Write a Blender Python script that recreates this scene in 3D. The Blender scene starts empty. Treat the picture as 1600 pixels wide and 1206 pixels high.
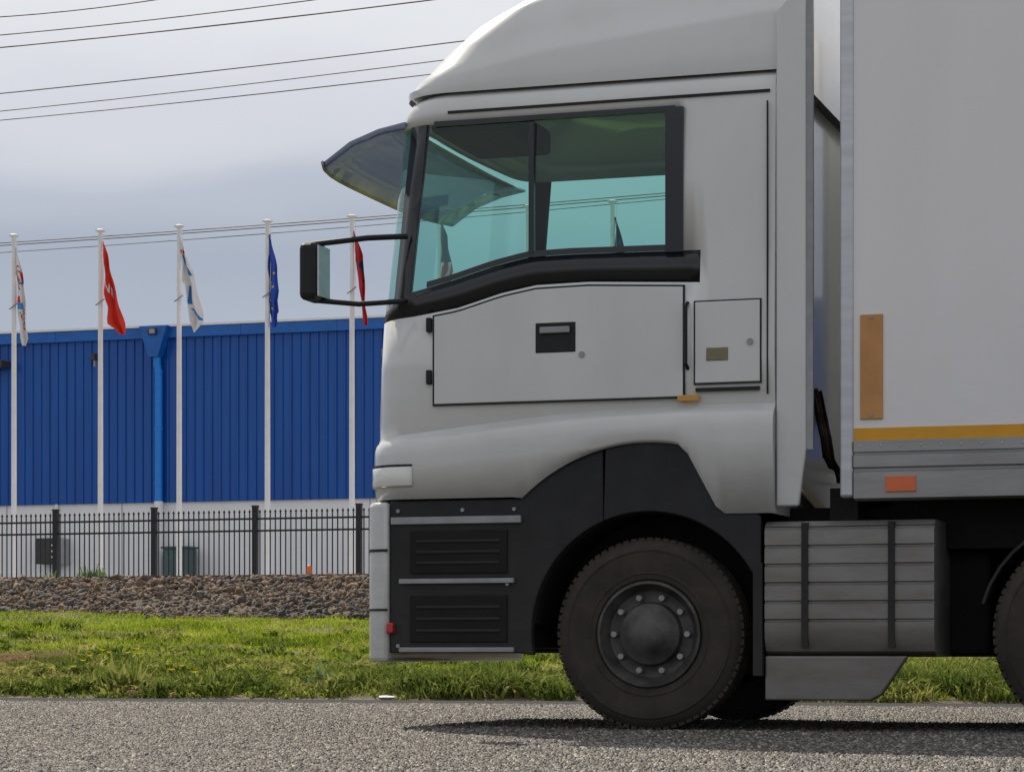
import bpy, math, random
import numpy as np
from mathutils import Vector
random.seed(7)
rng = np.random.default_rng(7)
R = math.radians
sc = bpy.context.scene
COL = sc.collection

# ------------------------------------------------------------------ camera
# world X runs along the road (truck drives towards -X), +Y away from the viewer, metres
cam_d = bpy.data.cameras.new('camera')
cam_d.sensor_width = 36.0
cam_d.lens = 3990 / 1600 * 36.0
cam_d.shift_y = (1020 - 603) / 1600
cam_d.clip_end = 3000
cam = bpy.data.objects.new('camera', cam_d)
COL.objects.link(cam)
cam.location = (0, 0, 0.42)
cam.rotation_euler = (R(90), 0, R(18))
sc.camera = cam

# ------------------------------------------------------------------ light
SUN = Vector((-0.70, 0.80, 1.0)).normalized()
SUN_EL = math.asin(SUN.z)
SUN_ROT = math.atan2(SUN.x, SUN.y)
sd = bpy.data.lights.new('sun', 'SUN')
sd.energy = 4.7
sd.angle = R(0.5)
sd.color = (1.0, 0.90, 0.76)
sun = bpy.data.objects.new('sun', sd)
COL.objects.link(sun)
sun.rotation_euler = SUN.to_track_quat('Z', 'Y').to_euler()
sun.location = SUN * 60

w = bpy.data.worlds.new('World')
sc.world = w
w.use_nodes = True
nt = w.node_tree
nt.nodes.clear()
N = nt.nodes.new
out = N('ShaderNodeOutputWorld')
bg = N('ShaderNodeBackground')
bg.inputs['Strength'].default_value = 0.1
sky = N('ShaderNodeTexSky')
sky.sky_type = 'NISHITA'
sky.sun_disc = False
sky.sun_elevation = SUN_EL
sky.sun_rotation = SUN_ROT
tc = N('ShaderNodeTexCoord')
sep = N('ShaderNodeSeparateXYZ')
nt.links.new(tc.outputs['Generated'], sep.inputs[0])
mp = N('ShaderNodeMapping')
mp.inputs['Scale'].default_value = (3.0, 3.0, 11.0)
nt.links.new(tc.outputs['Generated'], mp.inputs[0])
no = N('ShaderNodeTexNoise')
no.inputs['Scale'].default_value = 1.0
no.inputs['Detail'].default_value = 4
no.inputs['Roughness'].default_value = 0.45
nt.links.new(mp.outputs[0], no.inputs['Vector'])
# height of the bank of grey cloud: z + noise
ma = N('ShaderNodeMath'); ma.operation = 'MULTIPLY_ADD'
nt.links.new(no.outputs['Fac'], ma.inputs[0])
ma.inputs[1].default_value = 0.12
nt.links.new(sep.outputs['Z'], ma.inputs[2])
ramp = N('ShaderNodeValToRGB')
cr = ramp.color_ramp
cr.interpolation = 'EASE'
cr.elements[0].position = 0.0; cr.elements[0].color = (0.43, 0.47, 0.54, 1)
cr.elements[1].position = 1.0; cr.elements[1].color = (0.62, 0.63, 0.66, 1)
for p, c in ((0.16, (0.42, 0.465, 0.545)), (0.205, (0.372, 0.418, 0.51)), (0.235, (0.47, 0.505, 0.59)),
             (0.262, (0.66, 0.675, 0.73)), (0.31, (0.80, 0.81, 0.84)), (0.6, (0.62, 0.63, 0.67))):
    e = cr.elements.new(p); e.color = (*c, 1)
nt.links.new(ma.outputs[0], ramp.inputs[0])
mul = N('ShaderNodeVectorMath'); mul.operation = 'SCALE'
# sky behind the viewer dimmed on purpose, to set the fill on shaded sides
az = N('ShaderNodeMapRange'); az.interpolation_type = 'SMOOTHSTEP'
az.inputs['From Min'].default_value = -0.8; az.inputs['From Max'].default_value = 0.55
az.inputs['To Min'].default_value = 9.3; az.inputs['To Max'].default_value = 10.0
nt.links.new(sep.outputs['Y'], az.inputs[0])
nt.links.new(az.outputs[0], mul.inputs['Scale'])
nt.links.new(ramp.outputs[0], mul.inputs[0])
mix = N('ShaderNodeMix'); mix.data_type = 'RGBA'
mix.inputs['Factor'].default_value = 0.93
nt.links.new(sky.outputs[0], mix.inputs['A'])
nt.links.new(mul.outputs[0], mix.inputs['B'])
nt.links.new(mix.outputs['Result'], bg.inputs['Color'])
nt.links.new(bg.outputs[0], out.inputs[0])

sc.view_settings.view_transform = 'Standard'
sc.view_settings.look = 'None'
sc.view_settings.exposure = 0.0
sc.view_settings.gamma = 1.0
sc.cycles.use_denoising = True
sc.cycles.max_bounces = 10
sc.cycles.transparent_max_bounces = 16

# ------------------------------------------------------------------ materials
MATS = {}
def mat(name, col, rough=0.5, metal=0.0, spec=0.5, coat=0.0, var=0.0, vscale=8.0, bump=0.0, bscale=60.0,
        col2=None, lo=0.35, hi=0.65, vstretch=(1, 1, 1), bdist=0.01):
    """Principled material whose colour is broken up by noise in object space."""
    m = bpy.data.materials.new(name)
    m.use_nodes = True
    t = m.node_tree
    b = t.nodes['Principled BSDF']
    b.inputs['Roughness'].default_value = rough
    b.inputs['Metallic'].default_value = metal
    b.inputs['Specular IOR Level'].default_value = spec
    b.inputs['Coat Weight'].default_value = coat
    b.inputs['Coat Roughness'].default_value = 0.06
    tcn = t.nodes.new('ShaderNodeTexCoord')
    mpn = t.nodes.new('ShaderNodeMapping')
    mpn.inputs['Scale'].default_value = vstretch
    t.links.new(tcn.outputs['Object'], mpn.inputs[0])
    if var > 0 or col2 is not None:
        nn = t.nodes.new('ShaderNodeTexNoise')
        nn.inputs['Scale'].default_value = vscale
        nn.inputs['Detail'].default_value = 6
        nn.inputs['Roughness'].default_value = 0.6
        t.links.new(mpn.outputs[0], nn.inputs['Vector'])
        rp = t.nodes.new('ShaderNodeValToRGB')
        if col2 is None:
            c0 = tuple(c * (1 - var) for c in col); c1 = tuple(min(1, c * (1 + var)) for c in col)
        else:
            c0, c1 = col2, col
        rp.color_ramp.elements[0].position = lo; rp.color_ramp.elements[0].color = (*c0, 1)
        rp.color_ramp.elements[1].position = hi; rp.color_ramp.elements[1].color = (*c1, 1)
        t.links.new(nn.outputs['Fac'], rp.inputs[0])
        t.links.new(rp.outputs[0], b.inputs['Base Color'])
    else:
        b.inputs['Base Color'].default_value = (*col, 1)
    if bump > 0:
        bn = t.nodes.new('ShaderNodeTexNoise')
        bn.inputs['Scale'].default_value = bscale
        bn.inputs['Detail'].default_value = 4
        t.links.new(tcn.outputs['Object'], bn.inputs['Vector'])
        bp = t.nodes.new('ShaderNodeBump')
        bp.inputs['Strength'].default_value = bump
        bp.inputs['Distance'].default_value = bdist
        t.links.new(bn.outputs['Fac'], bp.inputs['Height'])
        t.links.new(bp.outputs[0], b.inputs['Normal'])
    MATS[name] = m
    return m

mat('truck_white', (0.68, 0.695, 0.685), 0.26, coat=0.6, col2=(0.63, 0.64, 0.62), vscale=2.2, lo=0.3, hi=0.6, vstretch=(1, 1, 0.5))
mat('trailer_white', (0.85, 0.85, 0.86), 0.38, col2=(0.81, 0.805, 0.80), vscale=1.2, lo=0.3, hi=0.6, vstretch=(1.5, 1, 0.5), bump=0.05, bscale=3, bdist=0.02)
mat('black_plastic', (0.016, 0.017, 0.019), 0.5, spec=0.3, var=0.25, vscale=5, bump=0.08, bscale=180)
mat('black_dirty_shade', (0.022, 0.020, 0.018), 0.8, spec=0.2, col2=(0.016, 0.016, 0.017), vscale=6)  # dirty black parts; also the painted shade of the step openings
mat('dark_glossy', (0.014, 0.016, 0.019), 0.14, var=0.1)
mat('trim_grey', (0.30, 0.31, 0.32), 0.4, var=0.12)
mat('aluminium', (0.52, 0.53, 0.55), 0.36, metal=0.75, var=0.10, vscale=4, vstretch=(0.4, 1, 4))
mat('rail_grey', (0.40, 0.41, 0.42), 0.42, metal=0.35, col2=(0.30, 0.30, 0.30), vscale=3, vstretch=(0.6, 1, 4))
mat('tank_metal', (0.29, 0.28, 0.265), 0.45, metal=0.3, col2=(0.21, 0.20, 0.185), vscale=4, vstretch=(0.7, 1, 2))
mat('tyre', (0.064, 0.054, 0.045), 0.9, spec=0.25, col2=(0.040, 0.035, 0.030), vscale=5, bump=0.15, bscale=90)
mat('rim', (0.11, 0.105, 0.10), 0.55, metal=0.3, col2=(0.045, 0.042, 0.04), vscale=7)
mat('stripe_yellow', (0.72, 0.34, 0.012), 0.4, var=0.05)
mat('plate_orange', (0.62, 0.30, 0.10), 0.5, col2=(0.50, 0.24, 0.08), vscale=6)
mat('reflector_red', (0.72, 0.16, 0.05), 0.3, var=0.06)
mat('lamp_amber', (0.60, 0.28, 0.03), 0.25, coat=0.5)
mat('lamp_red', (0.45, 0.02, 0.015), 0.25, coat=0.5)
mat('badge', (0.22, 0.19, 0.10), 0.4, var=0.1)
mat('lamp_lens', (0.78, 0.78, 0.74), 0.12, coat=0.6)
mat('interior_grey', (0.17, 0.17, 0.18), 0.8, var=0.1)
mat('interior_dark', (0.028, 0.030, 0.035), 0.75, var=0.15)
mat('seat_cloth', (0.10, 0.11, 0.13), 0.9, var=0.2, bump=0.2, bscale=160)
mat('pole_white', (0.86, 0.86, 0.86), 0.32, var=0.05, vscale=3)
mat('wall_blue', (0.006, 0.093, 0.40), 0.22, col2=(0.005, 0.066, 0.30), vscale=0.9, lo=0.25, hi=0.65, vstretch=(4, 1, 0.22))
mat('trim_blue', (0.006, 0.115, 0.44), 0.34, var=0.12, vscale=2)
mat('pipe_blue', (0.015, 0.23, 0.75), 0.2, var=0.08)
mat('base_white', (0.88, 0.88, 0.88), 0.75, col2=(0.81, 0.81, 0.815), vscale=0.9, lo=0.3, hi=0.7, vstretch=(1.4, 1, 0.5), bump=0.08, bscale=14)
mat('roof_white', (0.80, 0.80, 0.79), 0.5, var=0.05)
mat('box_dark', (0.045, 0.045, 0.042), 0.6, var=0.2)
mat('box_green', (0.075, 0.125, 0.125), 0.6, var=0.12)
mat('fence_black', (0.011, 0.011, 0.012), 0.4, var=0.2)
mat('rust', (0.16, 0.065, 0.035), 0.85, col2=(0.09, 0.04, 0.025), vscale=20)
mat('orange_plastic', (0.80, 0.20, 0.05), 0.5, var=0.08)
mat('wire', (0.17, 0.145, 0.11), 0.7, var=0.2)
mat('wire_dark', (0.10, 0.10, 0.11), 0.7, var=0.2)
mat('flag_white', (0.78, 0.76, 0.77), 0.8, var=0.05, vscale=4)
mat('flag_red', (0.72, 0.035, 0.015), 0.7, var=0.10, vscale=4)
mat('flag_crimson', (0.50, 0.025, 0.025), 0.75, var=0.12, vscale=4)
mat('flag_blue', (0.016, 0.075, 0.44), 0.7, var=0.12, vscale=4)
mat('flag_navy', (0.025, 0.03, 0.09), 0.75, var=0.12, vscale=4)
mat('flag_sky', (0.045, 0.33, 0.70), 0.75, var=0.06)
mat('flag_azure', (0.02, 0.20, 0.50), 0.75, var=0.06)
mat('letter_red', (0.42, 0.015, 0.04), 0.75, var=0.06)
mat('star_yellow', (0.80, 0.60, 0.03), 0.7, var=0.05)
mat('dirt', (0.17, 0.13, 0.085), 0.95, col2=(0.10, 0.085, 0.055), vscale=1.5, bump=0.4, bscale=14, bdist=0.05)
mat('yard', (0.46, 0.45, 0.43), 0.9, col2=(0.36, 0.35, 0.33), vscale=1.2)
mat('rock_bed', (0.10, 0.08, 0.06), 0.95, col2=(0.05, 0.04, 0.03), vscale=9, bump=0.6, bscale=18, bdist=0.06)
mat('edge_asphalt', (0.045, 0.045, 0.048), 0.95, spec=0.05, col2=(0.072, 0.071, 0.070), vscale=14, bump=0.3, bscale=120)
mat('litter_white', (0.72, 0.71, 0.69), 0.6, var=0.08)
mat('leaf_brown', (0.30, 0.17, 0.09), 0.85, var=0.25, vscale=30)

def road_film(name, z0, z1, amount, col=(0.20, 0.175, 0.145)):
    m = MATS[name]; t = m.node_tree; b = t.nodes['Principled BSDF']
    src_ = b.inputs['Base Color'].links[0].from_socket
    tcn = t.nodes.new('ShaderNodeTexCoord'); sp = t.nodes.new('ShaderNodeSeparateXYZ'); t.links.new(tcn.outputs['Object'], sp.inputs[0])
    mp_ = t.nodes.new('ShaderNodeMapping'); mp_.inputs['Scale'].default_value = (2.0, 2.0, 6.0); t.links.new(tcn.outputs['Object'], mp_.inputs[0])
    nn = t.nodes.new('ShaderNodeTexNoise'); nn.inputs['Scale'].default_value = 2.5; nn.inputs['Detail'].default_value = 7; nn.inputs['Roughness'].default_value = 0.7
    t.links.new(mp_.outputs[0], nn.inputs['Vector'])
    mr = t.nodes.new('ShaderNodeMapRange'); mr.inputs['From Min'].default_value = z1; mr.inputs['From Max'].default_value = z0
    t.links.new(sp.outputs['Z'], mr.inputs[0])
    mu = t.nodes.new('ShaderNodeMath'); mu.operation = 'MULTIPLY'; t.links.new(mr.outputs[0], mu.inputs[0]); t.links.new(nn.outputs['Fac'], mu.inputs[1])
    m2 = t.nodes.new('ShaderNodeMath'); m2.operation = 'MULTIPLY'; m2.use_clamp = True; m2.inputs[1].default_value = amount; t.links.new(mu.outputs[0], m2.inputs[0])
    mx = t.nodes.new('ShaderNodeMix'); mx.data_type = 'RGBA'; t.links.new(m2.outputs[0], mx.inputs['Factor'])
    t.links.new(src_, mx.inputs['A']); mx.inputs['B'].default_value = (*col, 1)
    t.links.new(mx.outputs['Result'], b.inputs['Base Color'])
road_film('truck_white', 0.3, 2.1, 0.75)
road_film('trailer_white', 1.3, 2.6, 0.30, (0.42, 0.39, 0.35))
road_film('rail_grey', 1.1, 1.7, 0.8, (0.20, 0.18, 0.15))
road_film('black_plastic', 0.2, 1.4, 0.5, (0.085, 0.075, 0.063))
road_film('tank_metal', 0.1, 1.1, 0.9, (0.13, 0.11, 0.09))
def glass(name, tint, rough=0.02):
    m = bpy.data.materials.new(name); m.use_nodes = True
    t = m.node_tree; t.nodes.clear()
    o = t.nodes.new('ShaderNodeOutputMaterial')
    tr = t.nodes.new('ShaderNodeBsdfTransparent'); tr.inputs[0].default_value = (*tint, 1)
    gl = t.nodes.new('ShaderNodeBsdfGlossy'); gl.inputs['Roughness'].default_value = rough
    gl.inputs['Color'].default_value = (0.9, 0.95, 0.95, 1)
    fr = t.nodes.new('ShaderNodeFresnel'); ge = t.nodes.new('ShaderNodeNewGeometry')          # a thin pane: same reflection from both sides
    im = t.nodes.new('ShaderNodeMapRange'); im.inputs['To Min'].default_value = 1.45; im.inputs['To Max'].default_value = 1 / 1.45
    t.links.new(ge.outputs['Backfacing'], im.inputs[0]); t.links.new(im.outputs[0], fr.inputs[0])
    mx = t.nodes.new('ShaderNodeMixShader')
    t.links.new(fr.outputs[0], mx.inputs[0]); t.links.new(tr.outputs[0], mx.inputs[1]); t.links.new(gl.outputs[0], mx.inputs[2])
    t.links.new(mx.outputs[0], o.inputs[0])
    MATS[name] = m
glass('window_glass', (0.60, 0.87, 0.80))
glass('visor_glass', (0.40, 0.42, 0.48), 0.06)

def asphalt():
    m = bpy.data.materials.new('asphalt'); m.use_nodes = True
    t = m.node_tree; b = t.nodes['Principled BSDF']
    b.inputs['Roughness'].default_value = 0.95; b.inputs['Specular IOR Level'].default_value = 0.1
    tcn = t.nodes.new('ShaderNodeTexCoord')
    v = t.nodes.new('ShaderNodeTexVoronoi'); v.inputs['Scale'].default_value = 62
    v.inputs['Randomness'].default_value = 1.0
    t.links.new(tcn.outputs['Object'], v.inputs['Vector'])
    s = t.nodes.new('ShaderNodeSeparateColor'); t.links.new(v.outputs['Color'], s.inputs[0])
    rp = t.nodes.new('ShaderNodeValToRGB')
    els = rp.color_ramp.elements
    els[0].position = 0.0; els[0].color = (0.05, 0.048, 0.044, 1)
    els[1].position = 1.0; els[1].color = (0.36, 0.335, 0.29, 1)
    for p, c in ((0.35, (0.105, 0.10, 0.09)), (0.7, (0.165, 0.156, 0.14))):
        e = els.new(p); e.color = (*c, 1)
    t.links.new(s.outputs[0], rp.inputs[0])
    # tar between the chips
    r2 = t.nodes.new('ShaderNodeMapRange')
    r2.inputs['From Min'].default_value = 0.25; r2.inputs['From Max'].default_value = 0.62
    r2.inputs['To Min'].default_value = 1.0; r2.inputs['To Max'].default_value = 0.30
    t.links.new(v.outputs['Distance'], r2.inputs[0])
    n2 = t.nodes.new('ShaderNodeTexNoise'); n2.inputs['Scale'].default_value = 0.6; n2.inputs['Detail'].default_value = 5
    t.links.new(tcn.outputs['Object'], n2.inputs['Vector'])
    r3 = t.nodes.new('ShaderNodeMapRange')
    r3.inputs['From Min'].default_value = 0.3; r3.inputs['From Max'].default_value = 0.7
    r3.inputs['To Min'].default_value = 0.80; r3.inputs['To Max'].default_value = 1.12
    t.links.new(n2.outputs['Fac'], r3.inputs[0])
    mm = t.nodes.new('ShaderNodeMath'); mm.operation = 'MULTIPLY'
    t.links.new(r2.outputs[0], mm.inputs[0]); t.links.new(r3.outputs[0], mm.inputs[1])
    sc_ = t.nodes.new('ShaderNodeVectorMath'); sc_.operation = 'SCALE'
    t.links.new(rp.outputs[0], sc_.inputs[0]); t.links.new(mm.outputs[0], sc_.inputs['Scale'])
    t.links.new(sc_.outputs[0], b.inputs['Base Color'])
    bp = t.nodes.new('ShaderNodeBump'); bp.inputs['Strength'].default_value = 0.9; bp.inputs['Distance'].default_value = 0.012
    bp.invert = True
    t.links.new(v.outputs['Distance'], bp.inputs['Height']); t.links.new(bp.outputs[0], b.inputs['Normal'])
    MATS['asphalt'] = m
asphalt()

def foliage(name, c_a, c_b, c_c, scale, trans=0.45, patch=0.5):
    """leaf material: colour varies blade by blade (attribute) and in patches (noise)"""
    m = bpy.data.materials.new(name); m.use_nodes = True
    t = m.node_tree; t.nodes.clear()
    o = t.nodes.new('ShaderNodeOutputMaterial')
    at = t.nodes.new('ShaderNodeAttribute'); at.attribute_name = 'tone'
    tcn = t.nodes.new('ShaderNodeTexCoord')
    nn = t.nodes.new('ShaderNodeTexNoise'); nn.inputs['Scale'].default_value = scale; nn.inputs['Detail'].default_value = 5
    t.links.new(tcn.outputs['Object'], nn.inputs['Vector'])
    mx = t.nodes.new('ShaderNodeMix'); mx.data_type = 'FLOAT'; mx.inputs[0].default_value = patch
    t.links.new(at.outputs['Fac'], mx.inputs[2]); t.links.new(nn.outputs['Fac'], mx.inputs[3])
    rp = t.nodes.new('ShaderNodeValToRGB'); e = rp.color_ramp.elements
    e[0].position = 0.2; e[0].color = (*c_a, 1); e[1].position = 0.85; e[1].color = (*c_c, 1)
    x = e.new(0.5); x.color = (*c_b, 1)
    t.links.new(mx.outputs[0], rp.inputs[0])
    d = t.nodes.new('ShaderNodeBsdfDiffuse'); tl = t.nodes.new('ShaderNodeBsdfTranslucent')
    t.links.new(rp.outputs[0], d.inputs[0]); t.links.new(rp.outputs[0], tl.inputs[0])
    ms = t.nodes.new('ShaderNodeMixShader'); ms.inputs[0].default_value = trans
    t.links.new(d.outputs[0], ms.inputs[1]); t.links.new(tl.outputs[0], ms.inputs[2])
    t.links.new(ms.outputs[0], o.inputs[0])
    MATS[name] = m
foliage('grass', (0.085, 0.145, 0.014), (0.27, 0.36, 0.032), (0.52, 0.53, 0.10), 0.55, 0.5, 0.55)
foliage('weeds', (0.060, 0.100, 0.022), (0.20, 0.25, 0.048), (0.46, 0.41, 0.16), 1.6, 0.45)
foliage('straw', (0.20, 0.14, 0.07), (0.33, 0.24, 0.13), (0.46, 0.36, 0.22), 2.0, 0.25)
foliage('fennel', (0.09, 0.15, 0.05), (0.17, 0.25, 0.09), (0.28, 0.34, 0.16), 2.0, 0.4)
foliage('petal', (0.75, 0.52, 0.02), (0.80, 0.58, 0.03), (0.85, 0.64, 0.05), 2.0, 0.3)

def rockmat():
    m = bpy.data.materials.new('stones'); m.use_nodes = True
    t = m.node_tree; b = t.nodes['Principled BSDF']; b.inputs['Roughness'].default_value = 0.9
    at = t.nodes.new('ShaderNodeAttribute'); at.attribute_name = 'tone'
    rp = t.nodes.new('ShaderNodeValToRGB'); e = rp.color_ramp.elements
    e[0].position = 0; e[0].color = (0.032, 0.030, 0.028, 1); e[1].position = 1; e[1].color = (0.30, 0.27, 0.215, 1)
    for p, c in ((0.25, (0.075, 0.070, 0.064)), (0.42, (0.125, 0.078, 0.044)), (0.62, (0.19, 0.125, 0.072)), (0.8, (0.16, 0.148, 0.128))):
        x = e.new(p); x.color = (*c, 1)
    t.links.new(at.outputs['Fac'], rp.inputs[0])
    tcn = t.nodes.new('ShaderNodeTexCoord')
    nn = t.nodes.new('ShaderNodeTexNoise'); nn.inputs['Scale'].default_value = 25; nn.inputs['Detail'].default_value = 4
    t.links.new(tcn.outputs['Object'], nn.inputs['Vector'])
    mr = t.nodes.new('ShaderNodeMapRange'); mr.inputs['To Min'].default_value = 0.65; mr.inputs['To Max'].default_value = 1.3
    t.links.new(nn.outputs['Fac'], mr.inputs[0])
    v = t.nodes.new('ShaderNodeVectorMath'); v.operation = 'SCALE'
    t.links.new(rp.outputs[0], v.inputs[0]); t.links.new(mr.outputs[0], v.inputs['Scale'])
    t.links.new(v.outputs[0], b.inputs['Base Color'])
    MATS['stones'] = m
rockmat()
def chipmat():
    m = bpy.data.materials.new('chips'); m.use_nodes = True
    t = m.node_tree; b = t.nodes['Principled BSDF']; b.inputs['Roughness'].default_value = 0.75
    at = t.nodes.new('ShaderNodeAttribute'); at.attribute_name = 'tone'
    rp = t.nodes.new('ShaderNodeValToRGB'); e = rp.color_ramp.elements
    e[0].position = 0; e[0].color = (0.035, 0.033, 0.031, 1); e[1].position = 1; e[1].color = (0.46, 0.41, 0.33, 1)
    for p, c in ((0.4, (0.095, 0.09, 0.082)), (0.75, (0.205, 0.187, 0.16))):
        x = e.new(p); x.color = (*c, 1)
    t.links.new(at.outputs['Fac'], rp.inputs[0]); t.links.new(rp.outputs[0], b.inputs['Base Color'])
    MATS['chips'] = m
chipmat()

# ------------------------------------------------------------------ mesh helpers
class MB:
    def __init__(self): self.v = []; self.f = []; self.mi = []
    def add(self, vs, fs, mi=0):
        n = len(self.v); self.v += [tuple(p) for p in vs]
        self.f += [tuple(i + n for i in f) for f in fs]; self.mi += [mi] * len(fs)
        return self
    def box(self, x0, x1, y0, y1, z0, z1, mi=0):
        vs = [(x, y, z) for z in (z0, z1) for y in (y0, y1) for x in (x0, x1)]
        return self.add(vs, [(0, 2, 3, 1), (4, 5, 7, 6), (0, 1, 5, 4), (2, 6, 7, 3), (0, 4, 6, 2), (1, 3, 7, 5)], mi)
    def prism(self, poly, a0, a1, axis='y', mi=0):
        """extrude a 2-D outline; axis y: outline in (x,z); axis z: outline in (x,y); axis x: outline in (y,z)"""
        def pt(p, a):
            return (p[0], a, p[1]) if axis == 'y' else ((p[0], p[1], a) if axis == 'z' else (a, p[0], p[1]))
        n = len(poly)
        vs = [pt(p, a0) for p in poly] + [pt(p, a1) for p in poly]
        fs = [tuple(range(n)), tuple(range(2 * n - 1, n - 1, -1))]
        fs += [(i, i + n, (i + 1) % n + n, (i + 1) % n) for i in range(n)]
        return self.add(vs, fs, mi)
    def tube(self, pts, r, n=10, mi=0, cap=True):
        pts = [Vector(p) for p in pts]; rings = []
        rs = r if isinstance(r, (list, tuple)) else [r] * len(pts)
        for i, p in enumerate(pts):
            d = (pts[min(i + 1, len(pts) - 1)] - pts[max(i - 1, 0)]).normalized()
            up = Vector((0, 0, 1)) if abs(d.z) < 0.95 else Vector((1, 0, 0))
            a = d.cross(up).normalized(); b = a.cross(d).normalized()
            rings.append([p + (a * math.cos(2 * math.pi * k / n) + b * math.sin(2 * math.pi * k / n)) * rs[i] for k in range(n)])
        vs = [q for ring in rings for q in ring]; fs = []
        for i in range(len(pts) - 1):
            for k in range(n):
                fs.append((i * n + k, i * n + (k + 1) % n, (i + 1) * n + (k + 1) % n, (i + 1) * n + k))
        if cap:
            fs.append(tuple(range(n - 1, -1, -1))); fs.append(tuple(range((len(pts) - 1) * n, len(pts) * n)))
        return self.add(vs, fs, mi)
    def lathe_y(self, prof, c, n=48, mi=0):
        """revolve (radius, y) profile round an axis parallel to Y through c=(x,y,z)"""
        vs = []; fs = []; m = len(prof)
        for k in range(n):
            a = 2 * math.pi * k / n
            for r, y in prof: vs.append((c[0] + r * math.cos(a), c[1] + y, c[2] + r * math.sin(a)))
        for k in range(n):
            for i in range(m - 1):
                fs.append((k * m + i, k * m + i + 1, ((k + 1) % n) * m + i + 1, ((k + 1) % n) * m + i))
        return self.add(vs, fs, mi)
    def build(self, name, mats, parent=None, smooth=None, bevel=0.0, solid=0.0, origin=None, tone=None):
        me = bpy.data.meshes.new(name)
        o0 = Vector(origin) if origin is not None else (parent_loc(parent) if parent else Vector((0, 0, 0)))
        me.from_pydata([(p[0] - o0.x, p[1] - o0.y, p[2] - o0.z) for p in self.v], [], self.f)
        if not isinstance(mats, (list, tuple)): mats = [mats]
        for m in mats: me.materials.append(MATS[m])
        me.polygons.foreach_set('material_index', self.mi)
        me.validate(); me.update()
        import bmesh
        bm = bmesh.new(); bm.from_mesh(me); bmesh.ops.recalc_face_normals(bm, faces=bm.faces); bm.to_mesh(me); bm.free()
        o = bpy.data.objects.new(name, me); COL.objects.link(o)
        if parent: o.parent = parent
        elif origin is not None: o.location = o0
        if solid:
            s = o.modifiers.new('solid', 'SOLIDIFY'); s.thickness = solid; s.offset = -1
        if bevel:
            b = o.modifiers.new('bevel', 'BEVEL'); b.width = bevel; b.segments = 3; b.limit_method = 'ANGLE'; b.angle_limit = R(35)
        if smooth is not None:
            me.shade_smooth()
            me.set_sharp_from_angle(angle=R(smooth))
        return o
def parent_loc(p):
    v = Vector((0, 0, 0))
    while p: v += p.location; p = p.parent
    return v
def empty(name, loc):
    o = bpy.data.objects.new(name, None); o.empty_display_size = 0.2; o.location = loc; COL.objects.link(o); return o
def tag(o, label=None, cat=None, group=None, kind=None):
    if label: o['label'] = label
    if cat: o['category'] = cat
    if group: o['group'] = group
    if kind: o['kind'] = kind
    return o
def copy_tree(o, parent=None):
    c = o.copy(); COL.objects.link(c); c.parent = parent
    for ch in list(o.children): copy_tree(ch, c)
    return c
def np_mesh(name, V, F, material, tone=None, smooth=False):
    """V (n,3), F (m,k) arrays, all faces with k corners"""
    me = bpy.data.meshes.new(name)
    me.vertices.add(len(V)); me.vertices.foreach_set('co', V.astype(np.float32).ravel())
    k = F.shape[1]
    me.loops.add(F.size); me.loops.foreach_set('vertex_index', F.astype(np.int32).ravel())
    me.polygons.add(len(F)); me.polygons.foreach_set('loop_start', np.arange(0, F.size, k, dtype=np.int32))
    if tone is not None:
        a = me.attributes.new('tone', 'FLOAT', 'POINT'); a.data.foreach_set('value', tone.astype(np.float32))
    me.materials.append(MATS[material]); me.update(calc_edges=True)
    if smooth: me.shade_smooth()
    o = bpy.data.objects.new(name, me); COL.objects.link(o); return o

def vnoise(x, y, seed=0):
    """cheap smooth value noise on arrays"""
    xi = np.floor(x).astype(int); yi = np.floor(y).astype(int); xf = x - xi; yf = y - yi
    u = xf * xf * (3 - 2 * xf); v = yf * yf * (3 - 2 * yf)
    def h(a, b):
        n = (a * 374761393 + b * 668265263 + seed * 974711) & 0x7fffffff
        n = ((n ^ (n >> 13)) * 1274126177) & 0x7fffffff
        return (n & 0xffff) / 65535.0
    return (h(xi, yi) * (1 - u) + h(xi + 1, yi) * u) * (1 - v) + (h(xi, yi + 1) * (1 - u) + h(xi + 1, yi + 1) * u) * v

# ------------------------------------------------------------------ terrain
EDGE, TOE, TOP = 21.2, 43.0, 46.0
def zground(x, y):
    x = np.asarray(x, float); y = np.asarray(y, float)
    ztoe = np.interp(x, [-30, -24, -18, -10], [1.24, 1.17, 1.03, 1.0])
    g = np.clip((y - EDGE - 0.35) / (TOE - EDGE - 0.35), 0, 1) ** 1.08
    lip = np.clip((y - EDGE) / 0.35, 0, 1) * 0.07
    bump = (vnoise(x * 0.45, y * 0.45, 3) - 0.5) * 0.14 + (vnoise(x * 1.4, y * 1.4, 5) - 0.5) * 0.09
    z = lip + g * (ztoe - 0.07) + bump * np.clip((y - EDGE) / 1.5, 0, 1) * np.clip((TOE + 1 - y) / 2, 0, 1)
    b = np.clip((y - TOE) / (TOP - TOE), 0, 1)
    z = z + b * (1.84 - ztoe)
    z = np.where(y > 47.6, 1.84 - np.clip((y - 47.6) / 0.5, 0, 1) * 0.09, z)
    z = np.where(y < EDGE, -0.012, z)
    return z
ys = np.unique(np.concatenate([[-400, -150, -60, -20, 0, 10, 21.0, 21.2, 21.3, 21.4, 21.55], np.arange(21.8, 43, 0.4), np.arange(43, 48.4, 0.25),
                               [49, 50, 55, 60, 66, 80, 120, 250, 600, 1500]]))
xs = np.unique(np.concatenate([[-1500, -600, -250, -120, -80, -60, -50, -45], np.arange(-40, 12, 0.5), [15, 20, 30, 60, 120, 300, 800, 1500]]))
gx, gy = np.meshgrid(xs, ys)
V = np.stack([gx, gy, zground(gx, gy)], -1).reshape(-1, 3)
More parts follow.
